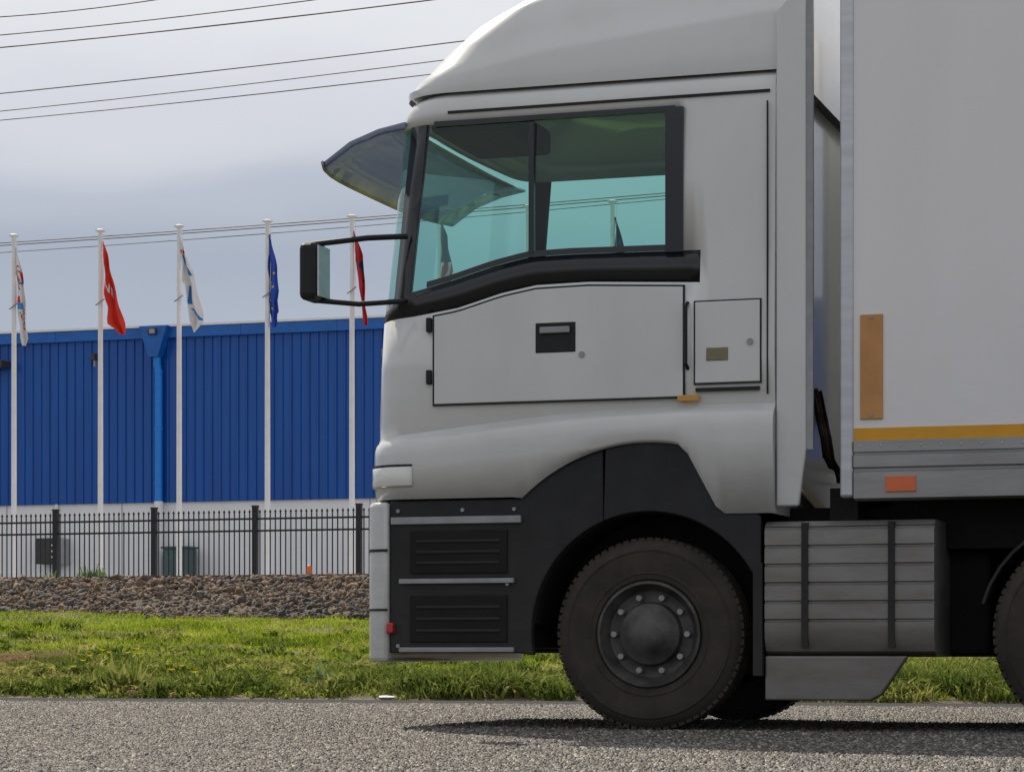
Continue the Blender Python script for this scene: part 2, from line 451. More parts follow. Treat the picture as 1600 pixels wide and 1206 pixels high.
nx = len(xs); idx = np.arange(len(V)).reshape(len(ys), nx)
F = np.stack([idx[:-1, :-1], idx[:-1, 1:], idx[1:, 1:], idx[1:, :-1]], -1).reshape(-1, 4)
ground = np_mesh('ground', V, F, 'dirt', smooth=True)
tag(ground, kind='structure')
road = MB().add([(-1500, 3.5, 0), (1500, 3.5, 0), (1500, EDGE - 0.12, 0), (-1500, EDGE - 0.12, 0)], [(0, 1, 2, 3)]).build('road', 'asphalt')
tag(road, kind='structure')
# smooth tar strip along the far edge of the road, its outer edge wandering
mb = MB(); n = 400
exs = np.linspace(-60, 40, n)
ein = EDGE - 1.6 + (vnoise(exs * 1.3, exs * 0, 2) - 0.5) * 0.20
eout = EDGE + 0.02 + (vnoise(exs * 2.1, exs * 0, 9) - 0.5) * 0.10
vs = [(x, a, 0.005) for x, a in zip(exs, ein)] + [(x, b, 0.005) for x, b in zip(exs, eout)]
mb.add(vs, [(i, i + 1, n + i + 1, n + i) for i in range(n - 1)])
tag(mb.build('road_edge', 'edge_asphalt'), kind='structure')
yard = MB().add([(-120, 48.3, 1.758), (60, 48.3, 1.758), (60, 66.2, 1.758), (-120, 66.2, 1.758)], [(0, 1, 2, 3)]).build('yard', 'yard')
tag(yard, kind='structure')

# stone chips standing out of the worn sealed surface
def chips(n, ylo, yhi, rlo, rhi):
    y = rng.uniform(ylo, yhi, n)
    kl, kr = -340 / 3990 - 800 / 3990, 1150 / 3990
    xl = y * (kl * .951 - .309) / (kl * .309 + .951); xr = y * (kr * .951 - .309) / (kr * .309 + .951)
    x = xl + (xr - xl) * rng.random(n)
    r = rng.uniform(rlo, rhi, n); h = r * rng.uniform(0.45, 0.95, n); a0 = rng.uniform(0, 6.28, n)
    P = []
    for k in range(5):
        rr = r * rng.uniform(0.75, 1.2, n); P.append(np.stack([x + rr * np.cos(a0 + k * 1.2566), y + rr * np.sin(a0 + k * 1.2566), np.zeros(n) - 0.001], -1))
    for k in range(3):
        rr = r * rng.uniform(0.3, 0.7, n); P.append(np.stack([x + rr * np.cos(a0 + k * 2.094), y + rr * np.sin(a0 + k * 2.094), h * rng.uniform(0.75, 1.05, n)], -1))
    V = np.stack(P, 1).reshape(-1, 3)
    F = np.array([(0, 1, 5), (1, 6, 5), (1, 2, 6), (2, 3, 6), (3, 7, 6), (3, 4, 7), (4, 0, 7), (0, 5, 7), (5, 6, 7)])
    F = (F[None] + (np.arange(n) * 8)[:, None, None]).reshape(-1, 3)
    return V, F, np.repeat(np.clip(rng.beta(1.3, 1.5, n), 0, 1), 8)
parts_ = [chips(75000, 8.0, 12.5, 0.006, 0.013), chips(60000, 12.5, 17.0, 0.007, 0.015), chips(36000, 17.0, EDGE - 1.45, 0.009, 0.017)]
o_ = 0; Vs = []; Fs = []; Ts = []
for V, F, T in parts_: Vs.append(V); Fs.append(F + o_); Ts.append(T); o_ += len(V)
ch = np_mesh('road_chips', np.concatenate(Vs), np.concatenate(Fs), 'chips', np.concatenate(Ts))
tag(ch, 'pale and dark stone chips of the worn road surface', 'gravel', kind='stuff')

# ------------------------------------------------------------------ warehouse
WX0, WX1, WY = -70.0, 12.0, 66.0
wh = tag(empty('warehouse', (-30, 66, 1.75)), 'long blue corrugated steel warehouse with a pale base wall behind the flagpoles', 'building')
mb = MB()
pitch = 0.27; x = WX0; prof = []
while x < WX1:
    prof += [(x, 0.0), (x + 0.170, 0.0), (x + 0.196, -0.045), (x + 0.236, -0.045), (x + 0.262, 0.0)]
    x += pitch
vs = [(px, WY + d, 4.70) for px, d in prof] + [(px, WY + d, 9.42) for px, d in prof]; n = len(prof)
mb.add(vs, [(i, i + 1, n + i + 1, n + i) for i in range(n - 1)])
mb.build('cladding', 'wall_blue', wh)
MB().box(WX0, WX1, WY + 0.06, WY + 0.3, 1.70, 4.76).build('base_wall', 'base_white', wh)
mb = MB(); mb.box(WX0, WX1, WY + 0.20, WY + 0.24, 4.77, 9.50)
mb.box(WX0, WX0 + 0.2, WY + 0.3, WY + 30, 1.7, 9.6); mb.box(WX1 - 0.2, WX1, WY + 0.3, WY + 30, 1.7, 9.6); mb.box(WX0, WX1, WY + 30, WY + 30.2, 1.7, 9.6)
mb.build('backing_wall', 'wall_blue', wh)
mb = MB()
for k, xx in enumerate(np.arange(WX0, WX1, 2.9)):   # fascia sheets with lapped joints
    mb.box(xx + 0.004, xx + 2.9 - 0.004, WY - 0.16 - 0.004 * (k % 2), WY + 0.20, 9.36, 9.66)
mb.build('fascia', 'trim_blue', wh)
mb = MB()
mb.box(WX0, WX1, WY - 0.20, WY + 0.5, 9.665, 9.725)
mb.build('roof_flashing', 'roof_white', wh)
mb = MB(); mb.add([(WX0, WY + 0.5, 9.70), (WX1, WY + 0.5, 9.70), (WX1, WY + 15, 10.3), (WX0, WY + 15, 10.3), (WX1, WY + 30.2, 9.7), (WX0, WY + 30.2, 9.7)], [(0, 1, 2, 3), (3, 2, 4, 5)])
mb.build('roof', 'roof_white', wh, solid=0.06)
# panel joints in the base wall
for jx in (-36.9, -33.2, -25.6, -18.2, -10.9):
    MB().box(jx - 0.012, jx + 0.012, WY + 0.052, WY + 0.07, 1.76, 4.70).build('panel_joint', 'trim_grey', wh)
# rain heads with downpipes; one is in sight, the bay repeats along the wall
def rainhead(cx):
    mb = MB()
    mb.prism([(cx - 0.44, 9.68), (cx + 0.44, 9.68), (cx + 0.15, 8.80), (cx - 0.15, 8.80)], WY - 0.42, WY - 0.05)
    h = mb.build('rain_head', 'trim_blue', wh, bevel=0.01)
    fm = MB().box(cx - 0.13, cx + 0.13, WY - 0.50, WY - 0.42, 9.42, 9.60)
    fl = fm.build('floodlight', 'box_dark', h, bevel=0.008)
    MB().box(cx - 0.07, cx + 0.10, WY - 0.513, WY - 0.50, 9.45, 9.57).build('lens', 'trim_grey', fl)
    px = cx + 0.03
    mb = MB().tube([(px, WY - 0.2, 8.85), (px, WY - 0.2, 8.6), (px + 0.03, WY - 0.16, 8.4), (px + 0.03, WY - 0.16, 4.72)], 0.115, 16)
    p = mb.build('downpipe', 'pipe_blue', wh, smooth=40)
    for z in (8.35, 6.75, 5.2):
        MB().tube([(px + 0.03, WY - 0.16, z), (px + 0.03, WY - 0.16, z + 0.06)], 0.13, 16).build('bracket', 'pipe_blue', p, smooth=40)
    MB().tube([(px + 0.03, WY - 0.16, 1.76), (px + 0.03, WY - 0.16, 4.72)], 0.128, 16).build('downpipe_foot', 'base_white', wh, smooth=40)
for cx in (-57.2, -44.6, -32.0, -19.4, -6.8): rainhead(cx)
# grey-green cabinet, dark meter box, little fittings
mb = MB().box(-31.55, -30.78, 65.3, 65.9, 1.76, 3.36).box(-31.60, -30.73, 65.25, 65.92, 3.36, 3.42)
tag(mb.build('utility_cabinet', 'box_green', bevel=0.02, origin=(-31.2, 65.6, 1.76)), 'grey green utility cabinet standing against the base wall under the downpipe', 'cabinet')
mbx = MB().box(-35.75, -35.02, 65.62, 66.05, 2.98, 3.72).build('meter_box', 'box_dark', wh, bevel=0.015)
MB().box(-35.02, -34.86, 65.66, 66.05, 2.96, 3.70).build('meter_box_side', 'trim_grey', wh, bevel=0.01)
for k in range(3):
    MB().box(-35.22, -35.16, 65.605, 65.62, 3.15 + k * 0.17, 3.20 + k * 0.17).build('dial', 'lamp_lens', mbx)
MB().tube([(-35.25, 65.98, 3.7), (-35.25, 65.98, 4.70)], 0.05, 10).build('conduit', 'base_white', wh, smooth=40)
s = MB().box(-34.02, -33.90, 65.72, 65.95, 8.80, 8.98).build('wall_sensor', 'box_dark', wh, bevel=0.01)
MB().box(-33.985, -33.935, 65.82, 65.95, 8.62, 8.80).build('sensor_bracket', 'trim_grey', s)
MB().box(-37.6, -36.72, 65.4, 65.95, 8.66, 8.86).build('wall_lamp', 'box_dark', wh, bevel=0.02)

# ------------------------------------------------------------------ flagpoles and flags
PXS = [22, 157, 280, 418, 550, 687, 825, 957]
PX = [-29.42, -27.185, -25.195, -23.011, -20.968, -18.896, -16.854, -14.944]
PY, PZ0, PZ1 = 53.0, 1.755, 10.10
def flagpole(first=[None]):
    if first[0] is None:
        r = empty('flagpole', (0, PY, PZ0))
        MB().tube([(0, PY, PZ0), (0, PY, 6.0), (0, PY, PZ1)], [0.066, 0.062, 0.052], 14).build('pole', 'pole_white', r, smooth=50)
        MB().tube([(0, PY, PZ1), (0, PY, PZ1 + 0.03), (0, PY, PZ1 + 0.05), (0, PY, PZ1 + 0.075)], [0.06, 0.12, 0.12, 0.05], 14).build('cap', 'pole_white', r, smooth=50)
        MB().tube([(-0.09, PY - 0.06, 8.42), (0.05, PY - 0.09, 8.50), (0.095, PY, 8.56)], 0.016, 8).build('rope_clamp', 'trim_grey', r)
        MB().tube([(0.085, PY - 0.02, 8.56), (0.09, PY - 0.02, PZ1 - 0.05)], 0.007, 5).build('halyard', 'pole_white', r)
        MB().tube([(0, PY, PZ0 - 0.005), (0, PY, PZ0 + 0.04)], 0.16, 14).build('base_plate', 'trim_grey', r)
        first[0] = r; return r
    return copy_tree(first[0])
FLAGNAMES = ['flying a white flag with red lettering', 'flying the bright red flag with white letters', 'flying the white flag with blue swooshes',
             'flying the plain blue flag with yellow stars', 'flying a long crimson flag by the front of the truck', 'flying the striped flag seen through the cab window',
             'flying a pale flag behind the middle of the cab window', 'flying the dark flag behind the rear of the cab window']
poles = []
for i, xx in enumerate(PX):
    p = flagpole(); p.location = (xx, PY, PZ0)
    tag(p, 'tall white flagpole ' + FLAGNAMES[i], 'flagpole', 'flagpoles in front of the warehouse'); poles.append(p)

# limp flags: outline given as (pixel row, left, right) in the pole's own picture scale -> metres
SH = [
 [(387, 26, 26.6), (403, 25.5, 29.5), (418, 25, 33), (440, 27, 38.5), (470, 26.5, 42), (488, 28, 42), (505, 29, 44), (520, 31, 45.5), (530, 33, 46), (541, 37, 41)],
 [(378, 161.6, 162.4), (400, 162, 169), (420, 163, 174), (440, 163.5, 179.5), (460, 163.5, 184), (470, 165, 186), (480, 168, 188), (500, 169, 193), (508, 171, 195), (515, 181, 196), (524, 189, 197)],
 [(374, 283, 284), (392, 284, 288), (410, 285, 296), (425, 286, 301), (440, 287, 303.5), (447, 291, 305), (470, 293, 310), (490, 298, 315), (505, 300, 317), (515, 302, 309), (520, 303, 304.5)],
 [(367, 422, 423), (385, 421, 426), (400, 420, 429), (420, 420, 432), (440, 421, 434), (455, 420, 435), (470, 421, 433), (488, 421, 437), (491, 422, 435), (505, 423, 434.5), (512, 425, 431)],
 [(362, 553, 554), (380, 554, 560), (400, 555, 567), (420, 556, 570), (440, 560, 571), (460, 563, 571), (480, 565, 572), (500, 568, 574), (510, 569, 574)],
 [(350, 690, 691.5), (370, 690, 699), (390, 690, 702), (410, 689, 706), (425, 690, 708), (450, 691, 709), (480, 693, 708), (495, 696, 704)],
 [(345, 828, 829), (365, 829, 836), (385, 829, 841), (410, 830, 845), (440, 832, 848), (470, 835, 850), (490, 840, 846)],
 [(340, 961, 962), (360, 962, 968), (385, 961, 973), (410, 962, 977), (440, 964, 980), (470, 967, 982), (485, 971, 977)],
]
def flag_fn(i):
    sh = SH[i]; D = PY / ((PXS[i] - 800) / 3990 * 0.309 + 0.951)
    rows = np.array([r[0] for r in sh], float); L = np.array([r[1] for r in sh], float); Rr = np.array([r[2] for r in sh], float)
    kx = D / 3990 / 0.91
    ph = i * 1.7
    def P(u, v, off=0.0):
        row = rows[0] + (rows[-1] - rows[0]) * v
        l = PX[i] + (np.interp(row, rows, L) - PXS[i]) * kx; r = PX[i] + (np.interp(row, rows, Rr) - PXS[i]) * kx
        z = 0.42 + (1020 - row) * D / 3990
        wd = r - l
        y = PY - 0.02 - off + (0.02 + 0.16 * wd) * math.sin(u * 9.0 + ph + v * 2.2) * (0.3 + 0.7 * min(1, v * 3)) + 0.03 * math.sin(v * 17 + u * 4 + ph)
        xx = l + wd * (u + 0.035 * math.sin(u * 18 + v * 8 + ph))
        return (xx, y, z)
    return P
def flag(i, paint, mats, label, name='flag'):
    P = flag_fn(i); nu, nv = 36, 90
    o0 = (PX[i] + 0.05, PY, P(0, 0)[2])
    mb = MB(); vs = [P(a / nu, b / nv) for b in range(nv + 1) for a in range(nu + 1)]
    fs = []; mi = []
    for b in range(nv):
        for a in range(nu):
            q = b * (nu + 1) + a; fs.append((q, q + 1, q + nu + 2, q + nu + 1)); mi.append(paint((a + .5) / nu, (b + .5) / nv))
    mb.add(vs, fs); mb.mi = mi
    o = mb.build(name, mats, origin=o0, smooth=60, solid=0.006)
    tag(o, label, 'flag', 'flags on the row of poles')
    return o, P
def lettering(txt, P, fl, place, size, mname, name='lettering'):
    """flat text bent on to the cloth; place(tx, ty) -> (u, v)"""
    cu = bpy.data.curves.new('t', 'FONT'); cu.body = txt; cu.size = size; cu.resolution_u = 2
    cu.offset = 0.012 * size
    to = bpy.data.objects.new('t', cu); COL.objects.link(to)
    dg = bpy.context.evaluated_depsgraph_get(); dg.update()
    me = bpy.data.meshes.new_from_object(to.evaluated_get(dg))
    bpy.data.objects.remove(to)
    import bmesh
    bm = bmesh.new(); bm.from_mesh(me); bmesh.ops.subdivide_edges(bm, edges=bm.edges, cuts=1)
    o0 = fl.location
    for v in bm.verts:
        u, w_ = place(v.co.x, v.co.y); q = P(u, w_, 0.022); v.co = Vector(q) - o0
    bm.to_mesh(me); bm.free()
    me.materials.clear(); me.materials.append(MATS[mname])
    o = bpy.data.objects.new(name, me); COL.objects.link(o); o.parent = fl
    return o
def p0(u, v):
    if u < 0.42 and 0.44 < v < 0.50: return 1
    if u < 0.50 and 0.50 <= v < 0.57: return 2
    if 0.15 < u < 0.62 and 0.57 <= v < 0.63: return 1
    if u > 0.58 and 0.26 < v < 0.335: return 2
    if u > 0.58 and 0.335 <= v < 0.38: return 1
    return 0
f0, P0 = flag(0, p0, ['flag_white', 'flag_sky', 'flag_red'], 'limp white flag with red letters and red and blue blocks, hanging from the leftmost pole')
lettering('GMC', P0, f0, lambda a, b: (0.05 + a * 0.20 + b * 0.30, 0.275 + a * 0.075 - b * 0.075), 1.0, 'letter_red')
lettering('O', P0, f0, lambda a, b: (0.42 + a * 0.55, 0.255 - b * 0.11), 0.9, 'letter_red')
lettering('IENS', P0, f0, lambda a, b: (0.40 + a * 0.10 + b * 0.48, 0.66 + a * 0.105 - b * 0.05), 0.9, 'letter_red')
f1, P1 = flag(1, lambda u, v: 0, ['flag_red'], 'bright red limp flag with large white letters on its fold')
lettering('NE', P1, f1, lambda a, b: (0.14 + a * 0.36 + b * 0.12, 0.475 + a * 0.115 - b * 0.13), 1.0, 'flag_white')
lettering('V', P1, f1, lambda a, b: (0.02 + a * 0.12, 0.49 - b * 0.10), 0.7, 'flag_white')
def p2(u, v):
    if 0.11 < v < 0.16 and (u - .5) ** 2 + ((v - .135) * 22) ** 2 < 0.28: return 2
    s_ = 0.20 + (v - 0.17) * 2.6
    if 0.17 < v < 0.40 and abs(u - s_) < 0.13: return 1
    s2 = 0.42 - (v - 0.50) * 1.1
    if 0.50 < v < 0.70 and abs(u - s2) < 0.15: return 1
    if 0.74 < v < 0.88 and abs(u - (0.25 + (v - 0.74) * 4.5)) < 0.12: return 1
    return 0
flag(2, p2, ['flag_white', 'flag_azure', 'flag_red'], 'limp white flag with blue swooshes and a small red dot')
f3, P3 = flag(3, lambda u, v: 0, ['flag_blue'], 'limp royal blue flag with a few small yellow stars')
for (u, v) in ((0.62, 0.57), (0.22, 0.71), (0.15, 0.52), (0.70, 0.42), (0.36, 0.80)):
    mb = MB(); pts = []
    for k in range(10):
        a = k * math.pi / 5; rr = 1.0 if k % 2 == 0 else 0.45
        pts.append(P3(u + 0.16 * rr * math.sin(a), v - 0.019 * rr * math.cos(a), 0.022))
    mb.add(pts, [tuple(range(10))]); mb.build('star', 'star_yellow', f3)
flag(4, lambda u, v: 1 if (0.30 < v < 0.55 and u > 0.62 + 0.2 * math.sin(v * 30)) else 0, ['flag_crimson', 'flag_navy'], 'long narrow crimson flag with a dark blue patch, close to the truck front')
def p5(u, v):
    if v < 0.42: return 1
    return 2 if int((u * 3.2 + v * 9.0)) % 2 else 0
flag(5, p5, ['flag_white', 'flag_navy', 'flag_crimson'], 'limp flag with red and white stripes under a dark blue canton, seen through cab glass')
flag(6, lambda u, v: 0, ['flag_white'], 'plain pale limp flag seen faintly through the cab window')
flag(7, lambda u, v: 0, ['flag_navy'], 'dark navy limp flag at the rear of the cab window')

# ------------------------------------------------------------------ overhead wires
def wire(a, b, r, label, m='wire', pair=False):
    a = Vector(a); b = Vector(b); d = b - a
    pts = []
    for k in range(25):
        t = -1.6 + 4.4 * k / 24
        q = a + d * t; q.z += 0.12 * (t - 0.5) ** 2 - 0.03
        pts.append(q)
    mb = MB().tube(pts, r, 6)
    if pair: mb.tube([p + Vector((0, 0.05, 0.075)) for p in pts], r, 6)
    o = mb.build('power_line', m, origin=tuple(a), smooth=60)
    tag(o, label, 'wire', 'overhead wires')
wire((-22.49, 40.01, 11.62), (-19.33, 39.78, 11.62), 0.0101, 'topmost overhead wire, cutting only the top left corner of the sky')
wire((-22.49, 40.01, 11.30), (-16.30, 39.47, 11.30), 0.0101, 'second overhead wire from the top, middle of the upper three')
wire((-22.49, 40.01, 11.08), (-14.08, 39.26, 11.08), 0.0117, 'third overhead wire from the top, lowest of the upper three')
wire((-22.49, 40.01, 10.27), (-12.81, 38.77, 10.27), 0.0094, 'upper wire of the second set of three, ending behind the roof deflector')
wire((-22.49, 40.01, 9.96), (-12.75, 38.58, 9.96), 0.0086, 'middle wire of the second set of three above the warehouse')
wire((-22.49, 40.01, 9.80), (-13.16, 38.84, 9.80), 0.0086, 'lower wire of the second set of three above the warehouse')
wire((-32.98, 58.68, 10.94), (-17.87, 57.43, 10.94), 0.0125, 'thick doubled cable running just below the flagpole tops', pair=True)
wire((-32.98, 58.68, 10.76), (-20.26, 57.41, 10.76), 0.0101, 'thin dark wire just under the doubled cable at the flagpole tops', 'wire_dark')

# ------------------------------------------------------------------ palisade fence
FY, FZ0 = 50.0, 1.755
fence = tag(empty('metal_fence', (-22, FY, FZ0)), 'black metal picket fence with spear tips along the top of the stone bank', 'fence')
PW = 2.37; FXs = [-36.21 + PW * k for k in range(20)]
for k, x0 in enumerate(FXs):
    MB().box(x0 - 0.055, x0 + 0.055, FY - 0.055, FY + 0.055, FZ0, 3.53).box(x0 - 0.065, x0 + 0.065, FY - 0.065, FY + 0.065, 3.53, 3.56).build('post', 'fence_black', fence)
    if k == len(FXs) - 1: break
    x1 = x0 + PW
    rails = MB()
    for z in (3.275, 3.02, 1.92): rails.box(x0 + 0.057, x1 - 0.057, FY - 0.02, FY + 0.02, z - 0.02, z + 0.02)
    pn = rails.build('fence_panel', 'fence_black', fence)
    pk = []
    for j in range(19):
        cx = x0 + PW * (j + 1) / 20
        m = MB(); m.box(cx - 0.0125, cx + 0.0125, FY - 0.0335, FY - 0.0205, FZ0 + 0.05, 3.40)
        m.add([(cx - 0.013, FY - 0.034, 3.40), (cx + 0.013, FY - 0.034, 3.40), (cx + 0.013, FY - 0.020, 3.40), (cx - 0.013, FY - 0.020, 3.40),
               (cx - 0.024, FY - 0.040, 3.425), (cx + 0.024, FY - 0.040, 3.425), (cx + 0.024, FY - 0.014, 3.425), (cx - 0.024, FY - 0.014, 3.425), (cx, FY - 0.027, 3.475)],
              [(0, 1, 5, 4), (1, 2, 6, 5), (2, 3, 7, 6), (3, 0, 4, 7), (4, 5, 8), (5, 6, 8), (6, 7, 8), (7, 4, 8)])
        pk.append(m)
    if 3 <= k <= 7:
        for m in pk: m.build('picket', 'fence_black', pn)
    else:
        a = MB()
        for m in pk: a.add(m.v, m.f)
        tag(a.build('pickets', 'fence_black', fence), kind='stuff')

# ------------------------------------------------------------------ railway ballast, rail
ico_v = []
t_ = (1 + 5 ** .5) / 2
ICO = np.array([(-1, t_, 0), (1, t_, 0), (-1, -t_, 0), (1, -t_, 0), (0, -1, t_), (0, 1, t_), (0, -1, -t_), (0, 1, -t_), (t_, 0, -1), (t_, 0, 1), (-t_, 0, -1), (-t_, 0, 1)]) / math.sqrt(1 + t_ * t_)
ICF = np.array([(0, 11, 5), (0, 5, 1), (0, 1, 7), (0, 7, 10), (0, 10, 11), (1, 5, 9), (5, 11, 4), (11, 10, 2), (10, 7, 6), (7, 1, 8), (3, 9, 4), (3, 4, 2), (3, 2, 6), (3, 6, 8), (3, 8, 9), (4, 9, 5), (2, 4, 11), (6, 2, 10), (8, 6, 7), (9, 8, 1)])
def stones(n, xr, yr, smin, smax, name, zoff=0.0, edge=0.0):
    x = rng.uniform(*xr, n); y = rng.uniform(*yr, n)
    y = y + (vnoise(x * 1.5, x * 0 + 3, 4) - 0.5) * edge * (y < TOE + 0.6)
    z = zground(x, y) + zoff + rng.uniform(-0.02, 0.05, n)
    s = rng.uniform(smin, smax, n) * (1 + 0.5 * (rng.random(n) > 0.93))
    ax = np.stack([rng.uniform(0.75, 1.35, n), rng.uniform(0.6, 1.1, n), rng.uniform(0.45, 0.9, n)], -1)
    jit = rng.uniform(0.58, 1.28, (n, 12, 1))
    p = ICO[None] * jit * ax[:, None, :] * s[:, None, None]
    q = rng.normal(size=(n, 4)); q /= np.linalg.norm(q, axis=1, keepdims=True)
    a, b, c, d = q.T
    M = np.stack([np.stack([1 - 2 * (c * c + d * d), 2 * (b * c - a * d), 2 * (b * d + a * c)], -1),
                  np.stack([2 * (b * c + a * d), 1 - 2 * (b * b + d * d), 2 * (c * d - a * b)], -1),
                  np.stack([2 * (b * d - a * c), 2 * (c * d + a * b), 1 - 2 * (b * b + c * c)], -1)], -2)
    p = np.einsum('nij,nkj->nki', M, p) + np.stack([x, y, z], -1)[:, None]
    tone = np.clip(rng.beta(1.6, 1.6, n) * 0.75 + 0.35 * (vnoise(x * 0.6, y * 0.6, 8) - 0.3) - 0.22 * np.clip((TOP - 1.2 - y) / 2, 0, 1) * rng.random(n), 0, 1)
    V = p.reshape(-1, 3); F = (ICF[None] + (np.arange(n) * 12)[:, None, None]).reshape(-1, 3)
    return V, F, np.repeat(tone, 12)
V1, F1, T1 = stones(20000, (-33, -5), (TOE - 0.25, TOP + 1.4), 0.045, 0.092, 'b', edge=0.5)
V2, F2, T2 = stones(1200, (-33, -5), (TOE - 0.7, TOE + 0.2), 0.03, 0.06, 'b', edge=0.5)
b_ = np_mesh('railway_ballast', np.concatenate([V1, V2]), np.concatenate([F1, F2 + len(V1)]), 'stones', np.concatenate([T1, T2]))
tag(b_, 'bank of brown and grey crushed stone below the fence', 'ballast', kind='stuff')
mb = MB().add([(x_, y_, float(zground(x_, y_)) - 0.004 + 0.008) for y_ in (TOE - 0.1, TOP, TOP + 1.5) for x_ in (-60, -30, -24, -18, -10, 40)], [(r_ * 6 + k, r_ * 6 + k + 1, r_ * 6 + k + 7, r_ * 6 + k + 6) for r_ in (0, 1) for k in range(5)])
tag(mb.build('track_bed', 'rock_bed'), kind='structure')
mb = MB()
prof = [(-0.07, 0), (0.07, 0), (0.07, 0.02), (0.012, 0.035), (0.012, 0.11), (0.036, 0.12), (0.036, 0.16), (-0.036, 0.16), (-0.036, 0.12), (-0.012, 0.11), (-0.012, 0.035), (-0.07, 0.02)]
mb.prism([(46.75 + a, 1.815 + b) for a, b in prof], -60, 40, 'x')
tag(mb.build('railway_rail', 'rust', origin=(-20, 46.75, 1.81)), 'rusty steel rail lying along the top of the stone bank', 'rail')
mb = MB().tube([(-19.59, 47.2, 1.83), (-19.59, 47.2, 2.12), (-19.59, 47.2, 2.16), (-19.59, 47.2, 2.18)], [0.055, 0.05, 0.035, 0.01], 10)
mp_ = mb.build('marker_post', 'orange_plastic', origin=(-19.59, 47.2, 1.83), smooth=50)
tag(mp_, 'short orange marker post beside the rail, just left of the truck', 'post')

# ------------------------------------------------------------------ grass and weeds
def blades(x, y, h, wd, lean, name_tone, segs=2, flat=0.0, dirs=None):
    n = len(x); z = zground(x, y) - 0.01
    th = rng.uniform(0, 2 * math.pi, n) if dirs is None else dirs
    fx, fy = np.cos(th), np.sin(th)                 # lean direction
    ph = rng.uniform(0, 2 * math.pi, n)
    sx, sy = np.cos(ph), np.sin(ph)                 # width direction
    base = np.stack([x, y, z], -1)
    W = np.stack([sx, sy, np.zeros(n)], -1) * wd[:, None] / 2
    L = np.stack([fx * lean, fy * lean, np.zeros(n)], -1) * h[:, None]
    U = np.stack([np.zeros(n), np.zeros(n), h], -1)
    mid = base + L * 0.35 + U * 0.6
    tip = base + L + U * (1 - 0.25 * lean[:, None])
    V = np.stack([base - W, base + W, mid + W * 0.75, mid - W * 0.75, tip + W * 0.12, tip - W * 0.12], 1)
    F = np.array([(0, 1, 2, 3), (3, 2, 4, 5)])[None] + (np.arange(n) * 6)[:, None, None]
    return V.reshape(-1, 3), F.reshape(-1, 4), np.repeat(name_tone, 6)
def scatter(n, ylo, yhi):
    """points over the verge inside the view wedge, a few metres wider than the picture"""
    y = rng.uniform(ylo, yhi, n * 2)
    tl = (-1000 - 800 + 300) / 3990
    xl = y * ((-260 - 800) / 3990 * .951 - .309) / ((-260 - 800) / 3990 * .309 + .951)
    xr = y * ((1000) / 3990 * .951 - .309) / ((1000) / 3990 * .309 + .951)
    x = xl + (xr - xl) * rng.random(n * 2)
    keep = rng.random(n * 2) < 0.5
    return x[keep], y[keep]
def straw_d(x, y): return np.hypot((x + 15.2) / 1.15, (y - 26.4) / 1.9) + (vnoise(x * 2, y * 2, 1) - 0.5) * 0.7
# main sward
x, y = scatter(260000, EDGE + 0.1, TOE + 0.05)
keep = (straw_d(x, y) > 0.95) | (rng.random(len(x)) < 0.05)
bare = vnoise(x * 0.8, y * 0.8, 21) * vnoise(x * 2.5, y * 2.5, 22)
keep &= ~((y < 26) & (bare > 0.45) & (rng.random(len(x)) < 0.8))
x, y = x[keep], y[keep]; n = len(x)
hp = vnoise(x * 0.9, y * 0.9, 12) * 0.6 + vnoise(x * 3.1, y * 3.1, 13) * 0.4
h = rng.uniform(0.035, 0.11, n) * (0.45 + 1.3 * hp ** 1.5) * np.where(y < 24.5, 0.65, 1.0)
tone = np.clip(rng.normal(0.5, 0.20, n) + 0.55 * (vnoise(x * 1.3, y * 1.3, 31) - 0.5) + 0.45 * (vnoise(x * 4.2, y * 4.2, 32) - 0.5), 0, 1)
V, F, T = blades(x, y, h, rng.uniform(0.008, 0.022, n), rng.uniform(0.2, 1.6, n), tone)
g_ = np_mesh('grass', V, F, 'grass', T); tag(g_, 'short bright green grass of the road verge', 'grass', kind='stuff')
# weeds, thick along the road edge
cx, cy = scatter(1900, EDGE + 0.12, 26.5)
dens = np.exp(-(cy - EDGE) / 1.3) + 0.10
k = (rng.random(len(cx)) < dens * (0.25 + 0.9 * vnoise(cx * 0.7, cy * 0.7, 41))) & (straw_d(cx, cy) > 1.0); cx, cy = cx[k], cy[k]
per = 120
x = (cx[:, None] + rng.normal(0, 0.13, (len(cx), per))).ravel(); y = (cy[:, None] + rng.normal(0, 0.11, (len(cx), per))).ravel()
cl = np.clip((vnoise(cx * 0.75, cy * 0.9, 61) * 0.65 + vnoise(cx * 2.2, cy * 2.2, 62) * 0.35 - 0.42) * 4.5, 0, 1)
hs = np.repeat(rng.uniform(0.035, 0.09, len(cx)) + cl * rng.uniform(0.08, 0.24, len(cx)), per); tn = np.repeat(rng.uniform(0.05, 0.85, len(cx)), per)
y = np.maximum(y, EDGE + 0.05); n = len(x)
h = hs * rng.uniform(0.4, 1.1, n)
tn = tn - 0.35 * np.repeat(cl, per) + 0.15
V, F, T = blades(x, y, h, rng.uniform(0.010, 0.034, n), rng.uniform(0.2, 1.5, n), np.clip(tn + rng.normal(0, 0.17, n), 0, 1))
o = np_mesh('roadside_weeds', V, F, 'weeds', T); tag(o, 'rough mixed weeds growing along the edge of the road', 'weeds', kind='stuff')
